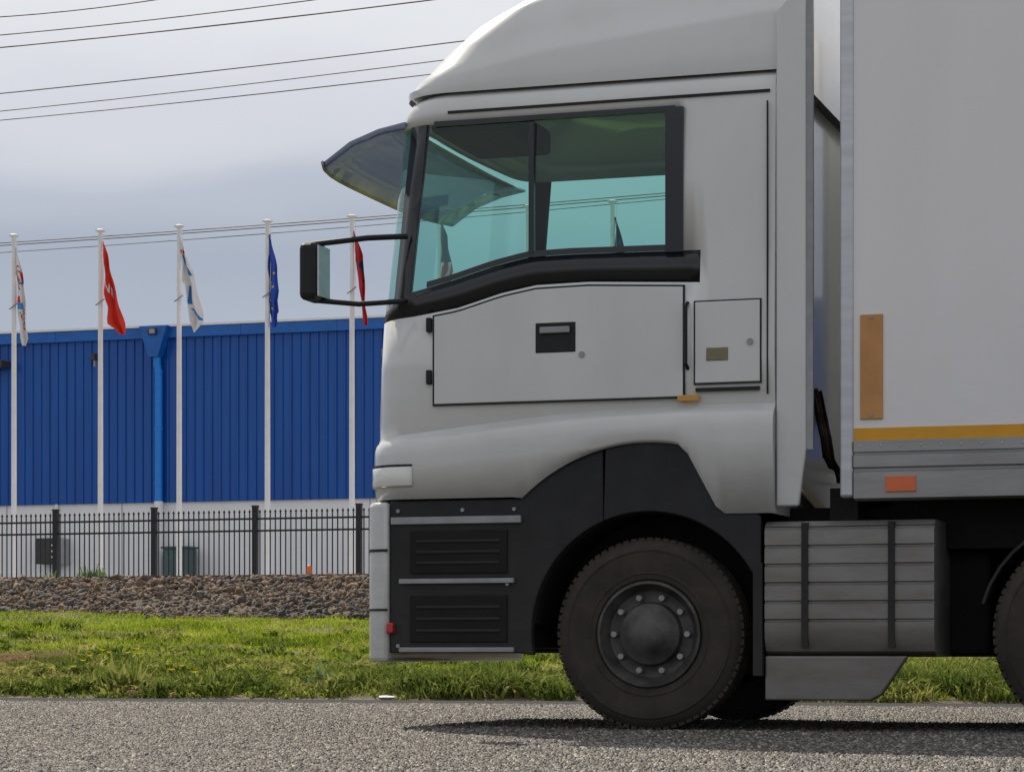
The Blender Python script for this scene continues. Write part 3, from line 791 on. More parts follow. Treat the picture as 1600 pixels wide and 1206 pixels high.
# broad-leaved rosettes and seed stalks among the grass
cx, cy = scatter(3200, EDGE + 0.15, 36); k = rng.random(len(cx)) < np.exp(-(cy - EDGE) / 5.0) + 0.15; k &= straw_d(cx, cy) > 1.0; cx, cy = cx[k], cy[k]
per = 34
x = (cx[:, None] + rng.normal(0, 0.07, (len(cx), per))).ravel(); y = (cy[:, None] + rng.normal(0, 0.06, (len(cx), per))).ravel(); n = len(x)
hs = np.repeat(rng.uniform(0.06, 0.20, len(cx)), per); tn = np.repeat(rng.random(len(cx)), per)
V, F, T = blades(x, y, hs * rng.uniform(0.5, 1.1, n), rng.uniform(0.025, 0.060, n), rng.uniform(0.5, 1.8, n), np.clip(tn + rng.normal(0, 0.12, n), 0, 1))
o = np_mesh('broadleaf_weeds', V, F, 'weeds', T); tag(o, 'low broad leaved weeds dotted through the verge grass', 'weeds', kind='stuff')
# straw patch and dead stems
n = 26000
x = rng.normal(-15.3, 0.9, n); y = rng.normal(26.4, 1.4, n); k = straw_d(x, y) < 1.1; x, y = x[k], y[k]
x2, y2 = scatter(9000, EDGE + 0.1, 27); k = vnoise(x2 * 0.8, y2 * 0.8, 21) * vnoise(x2 * 2.5, y2 * 2.5, 22) > 0.36; x2, y2 = x2[k], y2[k]
x3 = rng.uniform(-34, -8, 6000); y3 = rng.normal(TOE - 0.2, 0.22, 6000); k = vnoise(x3 * 0.7, y3 * 0, 51) > 0.42; x3, y3 = x3[k], y3[k]
x, y = np.concatenate([x, x2, x3]), np.concatenate([y, y2, y3]); n = len(x)
V, F, T = blades(x, y, rng.uniform(0.03, 0.14, n), rng.uniform(0.010, 0.022, n), rng.uniform(0.6, 2.6, n), rng.random(n))
o = np_mesh('dry_grass', V, F, 'straw', T); tag(o, 'dry straw coloured grass in patches on the verge', 'dry grass', kind='stuff')
# feathery plants at the foot of the fence
def plant(cx, cy, cz, wd, ht, n, label, m='fennel', grp='plants at the foot of the fence', lw=0.02):
    xx = rng.normal(0, wd / 2.6, n); hh = np.abs(rng.normal(0.6, 0.25, n)) * ht * np.exp(-(xx / wd) ** 2 * 2)
    px_, py_ = xx, rng.normal(0, wd / 5, n)
    V = []; F = []; T = []
    for i in range(n):
        b = len(V); a = rng.uniform(0, 6.28); l = rng.uniform(.1, .5) * hh[i]; w2 = lw * rng.uniform(.5, 1.1)
        z0 = 0.0; dx, dy = math.cos(a) * l, math.sin(a) * l * .5
        V += [(px_[i] - w2 * .3, py_[i], z0), (px_[i] + w2 * .3, py_[i], z0), (px_[i] + dx * .4 + w2, py_[i] + dy * .4, hh[i] * .6), (px_[i] + dx * .4 - w2, py_[i] + dy * .4, hh[i] * .6),
              (px_[i] + dx + w2 * .2, py_[i] + dy, hh[i]), (px_[i] + dx - w2 * .2, py_[i] + dy, hh[i])]
        F += [(b, b + 1, b + 2, b + 3), (b + 3, b + 2, b + 4, b + 5)]; T += [rng.random()] * 6
    o = np_mesh('weed_plant', np.array(V), np.array(F), m, np.array(T)); o.location = (cx, cy, cz)
    tag(o, label, 'plant', grp); return o
plant(-25.75, 47.9, 1.80, 0.55, 0.33, 160, 'low pale green feathery plant left of the second flagpole, at the fence foot')
plant(-24.75, 47.9, 1.80, 0.75, 0.42, 240, 'taller green feathery plant right of the second flagpole, at the fence foot')
plant(-27.05, 47.9, 1.80, 0.18, 0.50, 40, 'thin pale weed beside a fence post near the left edge')
plant(-26.6, 43.9, 1.38, 0.55, 0.26, 120, 'small green weed growing out of the stone bank', 'weeds')
plant(-9.02, 22.0, 0.07, 0.16, 0.24, 90, 'grey green leafy weed among the grass near the road edge', 'fennel', 'weeds by the road edge', 0.022)
plant(-10.9, 21.7, 0.04, 0.38, 0.36, 150, 'tall dark green bushy weed at the road edge on the left', 'weeds', 'weeds by the road edge', 0.022)
plant(-9.9, 21.65, 0.04, 0.30, 0.28, 120, 'dark tufted weed at the road edge right of the tall one', 'weeds', 'weeds by the road edge', 0.02)
plant(-4.0, 21.9, 0.06, 0.45, 0.34, 180, 'dark leafy weed at the road edge seen under the trailer', 'weeds', 'weeds by the road edge', 0.022)
# dandelions
for (px_, row) in ((161, 1027), (214, 1025), (216, 1033), (199, 1032), (140, 1037), (80, 1057), (114, 1055), (268, 1060), (284, 1053), (304, 1067), (170, 1031), (130, 1045)):
    t = (px_ - 800) / 3990; yy = EDGE + 0.4
    for it in range(60):
        yy += 0.15; D = yy / (t * .309 + .951); xx = D * (t * .951 - .309)
        if 1020 - (float(zground(xx, yy)) + 0.09 - 0.42) / D * 3990 < row: break
    mb = MB(); z = float(zground(xx, yy))
    head = (xx, yy, z + 0.17)
    for k in range(9):
        a = k * 0.698
        mb.add([head, (xx + 0.040 * math.cos(a), yy + 0.040 * math.sin(a), z + 0.185), (xx + 0.040 * math.cos(a + .6), yy + 0.040 * math.sin(a + .6), z + 0.185)], [(0, 1, 2)])
    r = empty('yellow_flower', (xx, yy, z))
    mb.build('bloom', 'petal', r); MB().tube([(xx, yy, z), (xx + .005, yy, z + 0.07), head], 0.003, 5).build('stem', 'weeds', r)
    tag(r, 'tiny yellow dandelion in the verge grass', 'flower', 'dandelions in the verge')
# litter and leaves
def scrap(name, cx, cy, cz, lx, ly, lz, m, label, cat):
    V = ICO * rng.uniform(0.7, 1.25, (12, 1)) * np.array([lx, ly, lz]); mb = MB(); mb.add([tuple(p) for p in V], [tuple(int(i) for i in f) for f in ICF])
    o = mb.build(name, m, bevel=0.004); o.location = (cx, cy, cz); tag(o, label, cat)
scrap('litter', -8.02, EDGE - 0.06, 0.030, 0.10, 0.05, 0.024, 'litter_white', 'crumpled white litter lying on the far edge of the road', 'litter')
scrap('dry_leaf', -10.62, EDGE + 0.12, 0.05, 0.055, 0.04, 0.035, 'leaf_brown', 'brown curled leaf at the road edge, left of the other', 'leaf')
scrap('dry_leaf', -10.17, EDGE + 0.10, 0.04, 0.07, 0.03, 0.025, 'leaf_brown', 'flat brown leaf at the road edge, right of the other', 'leaf')

# ------------------------------------------------------------------ the truck
Y0, Y1 = 13.31, 15.81           # outer faces
WCX, WCZ, WR = -3.563, 0.523, 0.523
truck = tag(empty('tractor_truck', (-3.5, 14.56, 0.0)), 'white tractor truck with tall roof deflector and black lower panels driving along the road', 'truck')
YN, YF = 13.35, 15.77           # cab skin
def lerp_tab(x, tab):
    xs_, ys_ = zip(*tab); return float(np.interp(x, xs_, ys_))
def z_bot(x):
    if x < -4.28: return 1.275
    if x < -3.36: return WCZ + math.sqrt(max(0.0, 1.03 ** 2 - (x - WCX) ** 2)) if abs(x - WCX) < 1.03 else 1.275
    if x < -3.16: return lerp_tab(x, [(-3.36, 1.53), (-3.16, 1.165)])
    return 1.165
def z_crease(x): return lerp_tab(x, [(-5.25, 1.59), (-4.9, 1.62), (-4.4, 1.67), (-3.96, 1.71), (-3.3, 1.73), (-2.8, 1.725)])
def z_trim(x): return lerp_tab(x, [(-5.3, 2.27), (-4.92, 2.29), (-4.65, 2.33), (-4.4, 2.40), (-4.2, 2.435), (-3.9, 2.44), (-3.28, 2.41), (-2.8, 2.41)])
def z_sill(x): return lerp_tab(x, [(-5.3, 2.37), (-4.92, 2.43), (-4.7, 2.48), (-4.45, 2.55), (-4.25, 2.59), (-4.0, 2.595), (-3.28, 2.585), (-2.8, 2.585)])
def x_front(z): return lerp_tab(z, [(1.2, -5.205), (1.6, -5.205), (2.25, -5.175), (2.45, -5.15), (3.32, -5.065), (3.44, -5.05), (3.50, -5.02), (3.545, -4.96), (3.56, -4.84)])
XR = -2.87
S = sorted(set([round(v, 4) for v in np.linspace(0, 1, 41)] + [0.262]))
ARC = [10, 22, 36, 50, 64, 78]
def cab_ring(zf, out=0.0, front_out=0.0, RC=0.26, xr=XR, inset=0.0):
    """closed ring of (x, y, z, tag); zf(x, front) gives the height"""
    pts = []
    yn, yf = YN - out + inset, YF + out - inset
    zfr = zf(-5.2); xf = x_front(zfr) - front_out
    xe = xf + RC
    for s_ in S:
        xx = xr + s_ * (xe - xr); pts.append((xx, yn, zf(xx), ('n', s_)))
    for a in ARC:
        xx = xf + RC - RC * math.sin(R(a)); yy = yn + RC - RC * math.cos(R(a)); pts.append((xx, yy, zf(xx), ('an', a)))
    nf = 9
    for k in range(nf + 1):
        t = k / nf; yy = yn + RC + (yf - yn - 2 * RC) * t; xx = xf - 0.05 * math.sin(math.pi * t); pts.append((xx, yy, zf(xx), ('f', t)))
    for a in reversed(ARC):
        xx = xf + RC - RC * math.sin(R(a)); yy = yf - RC + RC * math.cos(R(a)); pts.append((xx, yy, zf(xx), ('af', a)))
    for s_ in reversed(S):
        xx = xr + s_ * (xe - xr); pts.append((xx, yf, zf(xx), ('s', s_)))
    return pts
rings = [
    cab_ring(z_bot, 0.030, 0.004),
    cab_ring(lambda x: max(z_bot(x) + 0.02, z_crease(x) - 0.18), 0.044, 0.006),
    cab_ring(lambda x: z_crease(x) - 0.085, 0.045, 0.006),
    cab_ring(lambda x: z_crease(x) - 0.045, 0.038, 0.006),
    cab_ring(lambda x: z_crease(x) - 0.012, 0.016, 0.004),
    cab_ring(lambda x: z_crease(x) + 0.004, -0.012, 0.002),
    cab_ring(lambda x: z_crease(x) + 0.025, -0.024, 0.0),
    cab_ring(lambda x: z_crease(x) + 0.10, -0.012, 0.0),
    cab_ring(lambda x: 2.0, 0.0),
    cab_ring(lambda x: z_trim(x), -0.006),
    cab_ring(lambda x: z_sill(x), -0.012),
    cab_ring(lambda x: z_sill(x) + (3.36 - z_sill(x)) * 0.5, -0.018),
    cab_ring(lambda x: 3.36 + 0.0 * x, -0.028),
    cab_ring(lambda x: 3.44, -0.032),
    cab_ring(lambda x: 3.50, -0.05),
    cab_ring(lambda x: 3.545, -0.10),
    cab_ring(lambda x: 3.56, -0.20),
]
for ri, zz in ((12, 3.455), (13, 3.485), (14, 3.515)):   # the screen and the kerb window reach a little higher
    for q, p in enumerate(rings[ri]):
        tg = p[3]; k_ = 1.0 if tg[0] in ('s', 'af') else (min(1, tg[1] / 0.25) if tg[0] == 'f' else 0.0)
        if k_: rings[ri][q] = (p[0], p[1], p[2] + (max(p[2], zz) - p[2]) * k_, tg)
nr = len(rings[0]); cells = {}
def cell_kind(i, ta, tb):
    ka, kb = ta[0], tb[0]
    if i in (10, 11):
        for side, nm in (('n', 'side_window'), ('s', 'far_window')):
            ok = lambda t: (t[0] == side and t[1] > 0.255) or (t[0] == ('an' if side == 'n' else 'af') and t[1] <= 10)
            if ok(ta) and ok(tb): return nm
        fr = lambda t: t[0] == 'f' or (t[0] in ('an', 'af') and t[1] >= 36)
        if fr(ta) and fr(tb): return 'windscreen'
        if ta[0] in ('an', 'af') and tb[0] in ('an', 'af'): return 'window_trim'
    if i == 9:
        ok = lambda t: t[0] in ('f', 'an', 'af') or (t[0] in ('n', 's') and t[1] > 0.19)
        if ok(ta) and ok(tb): return 'window_trim'
    return 'cab_body'
for i in range(len(rings) - 1):
    for j in range(nr):
        k = (j + 1) % nr
        ta, tb = rings[i][j][3], rings[i][k][3]
        kind = cell_kind(i, ta, tb) if k != 0 else 'cab_body'
        cells.setdefault(kind, []).append([rings[i][j][:3], rings[i][k][:3], rings[i + 1][k][:3], rings[i + 1][j][:3]])
def cells_mesh(cs, inset=0.0):
    mb = MB(); ix = {}
    for c in cs:
        f = []
        for p in c:
            key = tuple(round(q, 5) for q in p)
            if key not in ix: ix[key] = len(mb.v); mb.v.append(p)
            f.append(ix[key])
        mb.f.append(tuple(f)); mb.mi.append(0)
    return mb
body = cells_mesh(cells['cab_body'])
cap = [p[:3] for p in rings[-1]]; ccx = -3.9
n0 = len(body.v); body.v += cap; body.v.append((ccx, 14.56, 3.57))
body.f += [(n0 + j, n0 + (j + 1) % nr, n0 + nr) for j in range(nr)]; body.mi += [0] * nr
# floor of the cab
body.build('cab_body', 'truck_white', truck, smooth=38, solid=0.035)
cells_mesh(cells['window_trim']).build('window_trim', 'dark_glossy', truck, smooth=38, solid=0.03)
for nm, pn in (('side_window', 'side_window'), ('far_window', 'side_window'), ('windscreen', 'windscreen')):
    c = [[(p[0] + (0.006 if nm == 'windscreen' else 0), p[1] + (0.010 if nm == 'side_window' else (-0.010 if nm == 'far_window' else 0)), p[2]) for p in q] for q in cells[nm]]
    cells_mesh(c).build(pn, 'window_glass', truck, smooth=38)
MB().box(-5.1, XR - 0.04, YN + 0.05, YF - 0.05, 1.50, 1.55).build('cab_floor', 'interior_dark', truck)
# inner frames round the side windows, and the A pillar rubber
mb = MB()
def wline(z, x0, x1): return (x0, x1)
for k in range(24):
    xa = -3.40 - 1.44 * k / 24; xb = -3.40 - 1.44 * (k + 1) / 24
    mb.add([(xa, YN + 0.006, z_sill(xa) + 0.0), (xb, YN + 0.006, z_sill(xb)), (xb, YN + 0.012, z_sill(xb) + 0.035), (xa, YN + 0.012, z_sill(xa) + 0.035)], [(0, 1, 2, 3)])
mb.box(-3.47, -3.372, YN + 0.002, YN + 0.034, 2.58, 3.36)
mb.box(-4.245, -4.215, YN + 0.008, YN + 0.040, 2.59, 3.33)
mb.box(-4.80, -3.42, YN + 0.019, YN + 0.036, 3.345, 3.372)
mb.build('window_rubber', 'dark_glossy', truck)
# interior
mb = MB()
mb.prism([(-5.06, 1.6), (-4.55, 1.6), (-4.62, 2.28), (-4.75, 2.44), (-5.04, 2.40)], YN + 0.1, YF - 0.1)
mb.build('dashboard', 'interior_dark', truck, bevel=0.02)
mb = MB().box(-4.86, -4.40, YN + 0.12, YN + 0.95, 3.33, 3.48)
mb.build('overhead_shelf', 'interior_dark', truck, bevel=0.03)
MB().box(-3.05, -2.95, YN + 0.06, YF - 0.06, 1.55, 3.50).build('rear_wall', 'interior_grey', truck)
MB().box(-3.38, -3.10, YF - 0.12, YF - 0.07, 2.55, 3.4).build('curtain', 'interior_dark', truck)
def seat(cy):
    s_ = MB().box(-4.05, -3.55, cy - 0.25, cy + 0.25, 1.95, 2.10).build('seat', 'seat_cloth', truck, bevel=0.04)
    b_ = MB(); b_.prism([(-3.66, 2.08), (-3.52, 2.08), (-3.36, 2.50), (-3.47, 2.52)], cy - 0.24, cy + 0.24); b_.build('seat_back', 'seat_cloth', s_, bevel=0.04)
    MB().box(-3.46, -3.36, cy - 0.14, cy + 0.14, 2.52, 2.66).build('headrest', 'seat_cloth', s_, bevel=0.03)
    MB().box(-3.95, -3.6, cy - 0.2, cy + 0.2, 1.55, 1.95).build('seat_base', 'interior_dark', s_)
seat(13.92); seat(15.2)
sw = MB(); c0 = Vector((-4.52, 15.2, 2.42)); pts = []
for k in range(25):
    a = 2 * math.pi * k / 24; pts.append(c0 + Vector((-0.12 * math.sin(a), 0.22 * math.cos(a), 0.185 * math.sin(a))))
sw.tube(pts, 0.016, 8); sw.tube([c0, c0 + Vector((-0.3, 0, -0.35))], 0.03, 8); sw.tube([c0 - Vector((0, .2, 0)), c0 + Vector((0, .2, 0))], 0.014, 6)
sw.build('steering_wheel', 'interior_dark', truck, smooth=50)
# door on the near side (and its twin): a dark shut line with the skin inside it
def door(side):
    ys = (lambda d: YN - d) if side == 'n' else (lambda d: YF + d)
    xsd = np.linspace(-4.80, -3.36, 25)
    def outline(g):
        up = [(x, z_trim(x) - 0.015 - g) for x in np.linspace(-4.80 + g, -3.36 - g, 25)]
        lo = [(x, 1.79 + g) for x in np.linspace(-3.36 - g, -4.80 + g, 8)]
        return up + lo
    MB().prism(outline(0.0), ys(-0.01), ys(0.0045)).build('door_gap', 'black_plastic', truck)
    d = MB(); d.prism(outline(0.010), ys(-0.01), ys(0.009)); dr = d.build('door', 'truck_white', truck, bevel=0.004)
    h = MB().box(-4.20, -3.97, min(ys(0.0), ys(0.013)), max(ys(0.0), ys(0.013)), 2.06, 2.225).build('door_handle', 'black_plastic', dr, bevel=0.006)
    MB().box(-4.17, -4.0, min(ys(0.013), ys(0.035)), max(ys(0.013), ys(0.035)), 2.165, 2.200).build('grip', 'trim_grey', h, bevel=0.006)
    MB().tube([(-3.935, ys(0.0), 2.045), (-3.935, ys(0.016), 2.045)], 0.017, 12).build('lock', 'trim_grey', dr)
door('n'); door('s')
# shut line slot, locker seam, side lamps
MB().box(-3.30, -2.95, YN - 0.008, YN + 0.01, 1.822, 1.842).build('side_slot', 'black_plastic', truck)
MB().prism([(-3.31, 1.86), (-2.94, 1.86), (-2.94, 2.31), (-3.31, 2.31)], YN - 0.004, YN + 0.01).build('locker_gap', 'black_plastic', truck)
lk = MB().prism([(-3.302, 1.868), (-2.948, 1.868), (-2.948, 2.302), (-3.302, 2.302)], YN - 0.009, YN + 0.01).build('locker_door', 'truck_white', truck, bevel=0.004)
MB().tube([(-3.00, YN - 0.016, 2.08), (-3.00, YN, 2.08)], 0.018, 12).build('lock', 'trim_grey', lk)
for z_ in (1.95, 2.24): MB().box(-4.835, -4.805, YN - 0.02, YN + 0.01, z_ - 0.04, z_ + 0.04).build('door_hinge', 'black_plastic', truck, bevel=0.006)
MB().box(-3.24, -3.12, YN - 0.014, YN + 0.01, 1.985, 2.055).build('badge', 'badge', truck, bevel=0.004)
MB().box(-3.40, -3.28, YN - 0.014, YN + 0.01, 1.772, 1.806).build('side_lamp', 'lamp_amber', truck, bevel=0.005)
gh = MB().tube([(-3.345, YN, 1.95), (-3.345, YN - 0.045, 1.97), (-3.345, YN - 0.045, 2.28), (-3.345, YN, 2.30)], 0.011, 8).build('grab_handle', 'black_plastic', truck, smooth=50)
MB().box(-2.912, -2.904, YN - 0.003, YN + 0.01, 1.80, 3.36).build('rear_seam', 'black_plastic', truck)
# roof seam band and rain gutter
mb = MB()
mb.box(-4.72, -2.90, YN + 0.020, YN + 0.05, 3.412, 3.426); mb.build('roof_seam', 'black_plastic', truck)
# roof deflector
def defl_ring(z_of, xf, ins, RC, xr=-2.80):
    pts = []; yn, yf = YN + 0.05 + ins, YF - 0.05 - ins; xe = xf + RC
    for s_ in np.linspace(0, 1, 16): xx = xr + s_ * (xe - xr); pts.append((xx, yn, z_of(xx)))
    for a in (15, 30, 45, 60, 75): xx = xe - RC * math.sin(R(a)); pts.append((xx, yn + RC * 0.9 - RC * 0.9 * math.cos(R(a)), z_of(xx)))
    for t in np.linspace(0, 1, 9): pts.append((xf - 0.06 * math.sin(math.pi * t), yn + RC * .9 + (yf - yn - 1.8 * RC) * t, z_of(xf)))
    for a in (75, 60, 45, 30, 15): xx = xe - RC * math.sin(R(a)); pts.append((xx, yf - RC * 0.9 + RC * 0.9 * math.cos(R(a)), z_of(xx)))
    for s_ in np.linspace(1, 0, 16): xx = xr + s_ * (xe - xr); pts.append((xx, yf, z_of(xx)))
    return pts
cz = lambda x: lerp_tab(x, [(-5, 3.62), (-4.6, 3.66), (-4.2, 3.74), (-3.6, 3.80), (-2.8, 3.88)])
dr_ = [defl_ring(lambda x: 3.535, -5.05, 0.0, 0.32), defl_ring(lambda x: 3.575, -5.05, -0.005, 0.32),
       defl_ring(lambda x: cz(x) - 0.03, -5.02, 0.0, 0.32), defl_ring(lambda x: cz(x) + 0.0, -5.00, 0.01, 0.32), defl_ring(lambda x: cz(x) + 0.05, -4.96, 0.045, 0.34),
       defl_ring(lambda x: cz(x) + 0.16, -4.88, 0.09, 0.38), defl_ring(lambda x: cz(x) + 0.30, -4.74, 0.15, 0.42), defl_ring(lambda x: cz(x) + 0.42, -4.52, 0.25, 0.5), defl_ring(lambda x: cz(x) + 0.50, -3.6, 0.50, 0.6)]
mb = MB(); m_ = len(dr_[0])
mb.v = [p for r_ in dr_ for p in r_]
for i in range(len(dr_) - 1):
    for j in range(m_): mb.f.append((i * m_ + j, i * m_ + (j + 1) % m_, (i + 1) * m_ + (j + 1) % m_, (i + 1) * m_ + j))
b0 = (len(dr_) - 1) * m_; mb.f.append(tuple(range(b0, b0 + m_))); mb.mi = [0] * len(mb.f)
mb.build('roof_deflector', 'truck_white', truck, smooth=35)
# side fairing behind the cab
for yy in (YN, YF):
    s_ = 1 if yy == YN else -1
    mb = MB(); a, b = sorted((yy + 0.005 * s_, yy + 0.045 * s_))
    mb.prism([(-2.862, 1.20), (-2.74, 1.20), (-2.70, 1.5), (-2.70, 4.0), (-2.862, 3.84)], a, b)
    mb.build('side_fairing', 'truck_white', truck, bevel=0.012)
    mb = MB(); a, b = sorted((yy + 0.012 * s_, yy + 0.04 * s_)); mb.box(-2.70, -2.665, a, b, 1.5, 3.98); mb.build('fairing_edge', 'trim_grey', truck)
# air lines between cab and trailer
for k, (dy, mname) in enumerate(((0.0, 'black_plastic'), (0.12, 'rust'), (0.24, 'black_plastic'))):
    pts = []
    for q in range(17):
        t = q / 16; pts.append((-2.86 + 0.34 * t, 14.3 + dy + 0.05 * math.sin(t * 20), 1.9 - 0.5 * math.sin(math.pi * t) + 0.03 * math.cos(t * 34)))
    MB().tube(pts, 0.014, 6).build('air_hose', mname, truck, smooth=60)
# sun visor
mb = MB(); vs = []; nv_ = 13
for r_, (dx, z) in enumerate(((0, 3.40), (-0.19, 3.37), (-0.39, 3.31), (-0.58, 3.20))):
    for k in range(nv_):
        t = k / (nv_ - 1); yy = YN + 0.10 + (YF - YN - 0.2) * t; bow = 0.16 * (1 - (2 * t - 1) ** 4)
        vs.append((-5.00 + dx * (0.86 + 0.14 * min(1, bow * 6)) - bow * 0.3, yy, z))
mb.add(vs, [(r_ * nv_ + k, r_ * nv_ + k + 1, (r_ + 1) * nv_ + k + 1, (r_ + 1) * nv_ + k) for r_ in range(3) for k in range(nv_ - 1)])
sv = mb.build('sun_visor', 'visor_glass', truck, smooth=50, solid=0.012)
mb = MB(); mb.tube([vs[3 * nv_ + k] for k in range(nv_)], 0.012, 6); mb.build('visor_edge', 'trim_grey', sv, smooth=60)
# mirrors
for s_ in (1, -1):
    yb = YN if s_ == 1 else YF
    Yf = lambda d: yb - d * s_
    a, b = sorted((Yf(0.10), Yf(0.30)))
    mb = MB(); mb.box(-5.485, -5.375, a, b, 2.37, 2.69); mr = mb.build('mirror', 'black_plastic', truck, bevel=0.035)
    MB().box(-5.376, -5.366, a + 0.02, b - 0.02, 2.39, 2.67).build('mirror_glass', 'aluminium', mr)
    mb = MB(); mb.tube([(-4.95, Yf(0.0), 2.74), (-5.15, Yf(0.10), 2.725), (-5.44, Yf(0.19), 2.69)], 0.016, 8); mb.build('mirror_arm', 'black_plastic', mr, smooth=60)
    mb = MB(); mb.tube([(-4.97, Yf(0.0), 2.38), (-5.2, Yf(0.10), 2.36), (-5.44, Yf(0.19), 2.38)], 0.015, 8); mb.build('mirror_arm', 'black_plastic', mr, smooth=60)
# wipers
for yy in (13.9, 14.7):
    MB().tube([(-5.24, yy, 2.36), (-5.225, yy + 0.35, 2.52), (-5.215, yy + 0.7, 2.58)], 0.012, 6).build('wiper', 'black_plastic', truck)
# front bumper: painted, rounded corners
def corner_plan(RC, x_f, yn, yf, bow, inset=0.0):
    pts = []
    for a in (0, 15, 30, 45, 60, 75, 90): pts.append((x_f + RC - RC * math.sin(R(a)), yn + RC - RC * math.cos(R(a))))
    for t in np.linspace(0, 1, 9)[1:-1]: pts.append((x_f - bow * math.sin(math.pi * t), yn + RC + (yf - yn - 2 * RC) * t))
    for a in (90, 75, 60, 45, 30, 15, 0): pts.append((x_f + RC - RC * math.sin(R(a)), yf - RC + RC * math.cos(R(a))))
    return pts
plan = corner_plan(0.16, -5.215, Y0 + 0.005, Y1 - 0.005, 0.05)
mb = MB(); mb.prism(plan, 0.37, 1.262, 'z'); mb.build('bumper', 'truck_white', truck, smooth=35, bevel=0.025)
plan2 = corner_plan(0.16, -5.219, Y0 + 0.001, Y1 - 0.001, 0.05)
mb = MB(); mb.prism(plan2, 0.985, 1.0, 'z'); mb.prism(plan2, 0.655, 0.668, 'z'); mb.build('bumper_groove', 'black_plastic', truck, smooth=35)
# grille and lower intake on the front
mb = MB(); mb.box(-5.295, -5.23, 13.85, 15.27, 1.35, 2.18); gr = mb.build('grille', 'black_plastic', truck, bevel=0.02)
for z in np.arange(1.42, 2.15, 0.12): MB().box(-5.315, -5.295, 13.9, 15.22, z, z + 0.05).build('grille_bar', 'trim_grey', gr)
# headlights wrap the corner, low on the cab
for s_ in (0, 1):
    hr = []
    for z, o_ in ((1.345, 0.050), (1.355, 0.056), (1.445, 0.058), (1.455, 0.050)):
        rg = cab_ring(lambda x: z, o_, 0.014)
        pts = [p[:3] for p in rg if (p[3][0] == 'n' and p[3][1] > 0.97) or p[3][0] == 'an' or (p[3][0] == 'f' and p[3][1] < 0.2)]
        hr.append([(p[0], p[1] if s_ == 0 else Y0 + Y1 - p[1], p[2]) for p in pts])
    q = len(hr[0])
    mb = MB(); mb.add([p for r_ in hr for p in r_], [(a * q + k, a * q + k + 1, (a + 1) * q + k + 1, (a + 1) * q + k) for a in range(3) for k in range(q - 1)])
    hl = mb.build('headlight', 'lamp_lens', truck, smooth=50, solid=0.02)
    mb = MB(); b_ = [(p[0], p[1], 1.457) for p in hr[3]] + [(p[0], p[1], 1.468) for p in hr[3]]
    mb.add(b_, [(k, k + 1, q + k + 1, q + k) for k in range(q - 1)]); mb.build('headlight_brow', 'black_plastic', hl, solid=0.015)
    yy = Y0 + 0.02 if s_ == 0 else Y1 - 0.02
    MB().box(-5.06, -5.02, yy - 0.03, yy + 0.03, 0.53, 0.59).build('marker_light', 'lamp_red', truck, bevel=0.01)
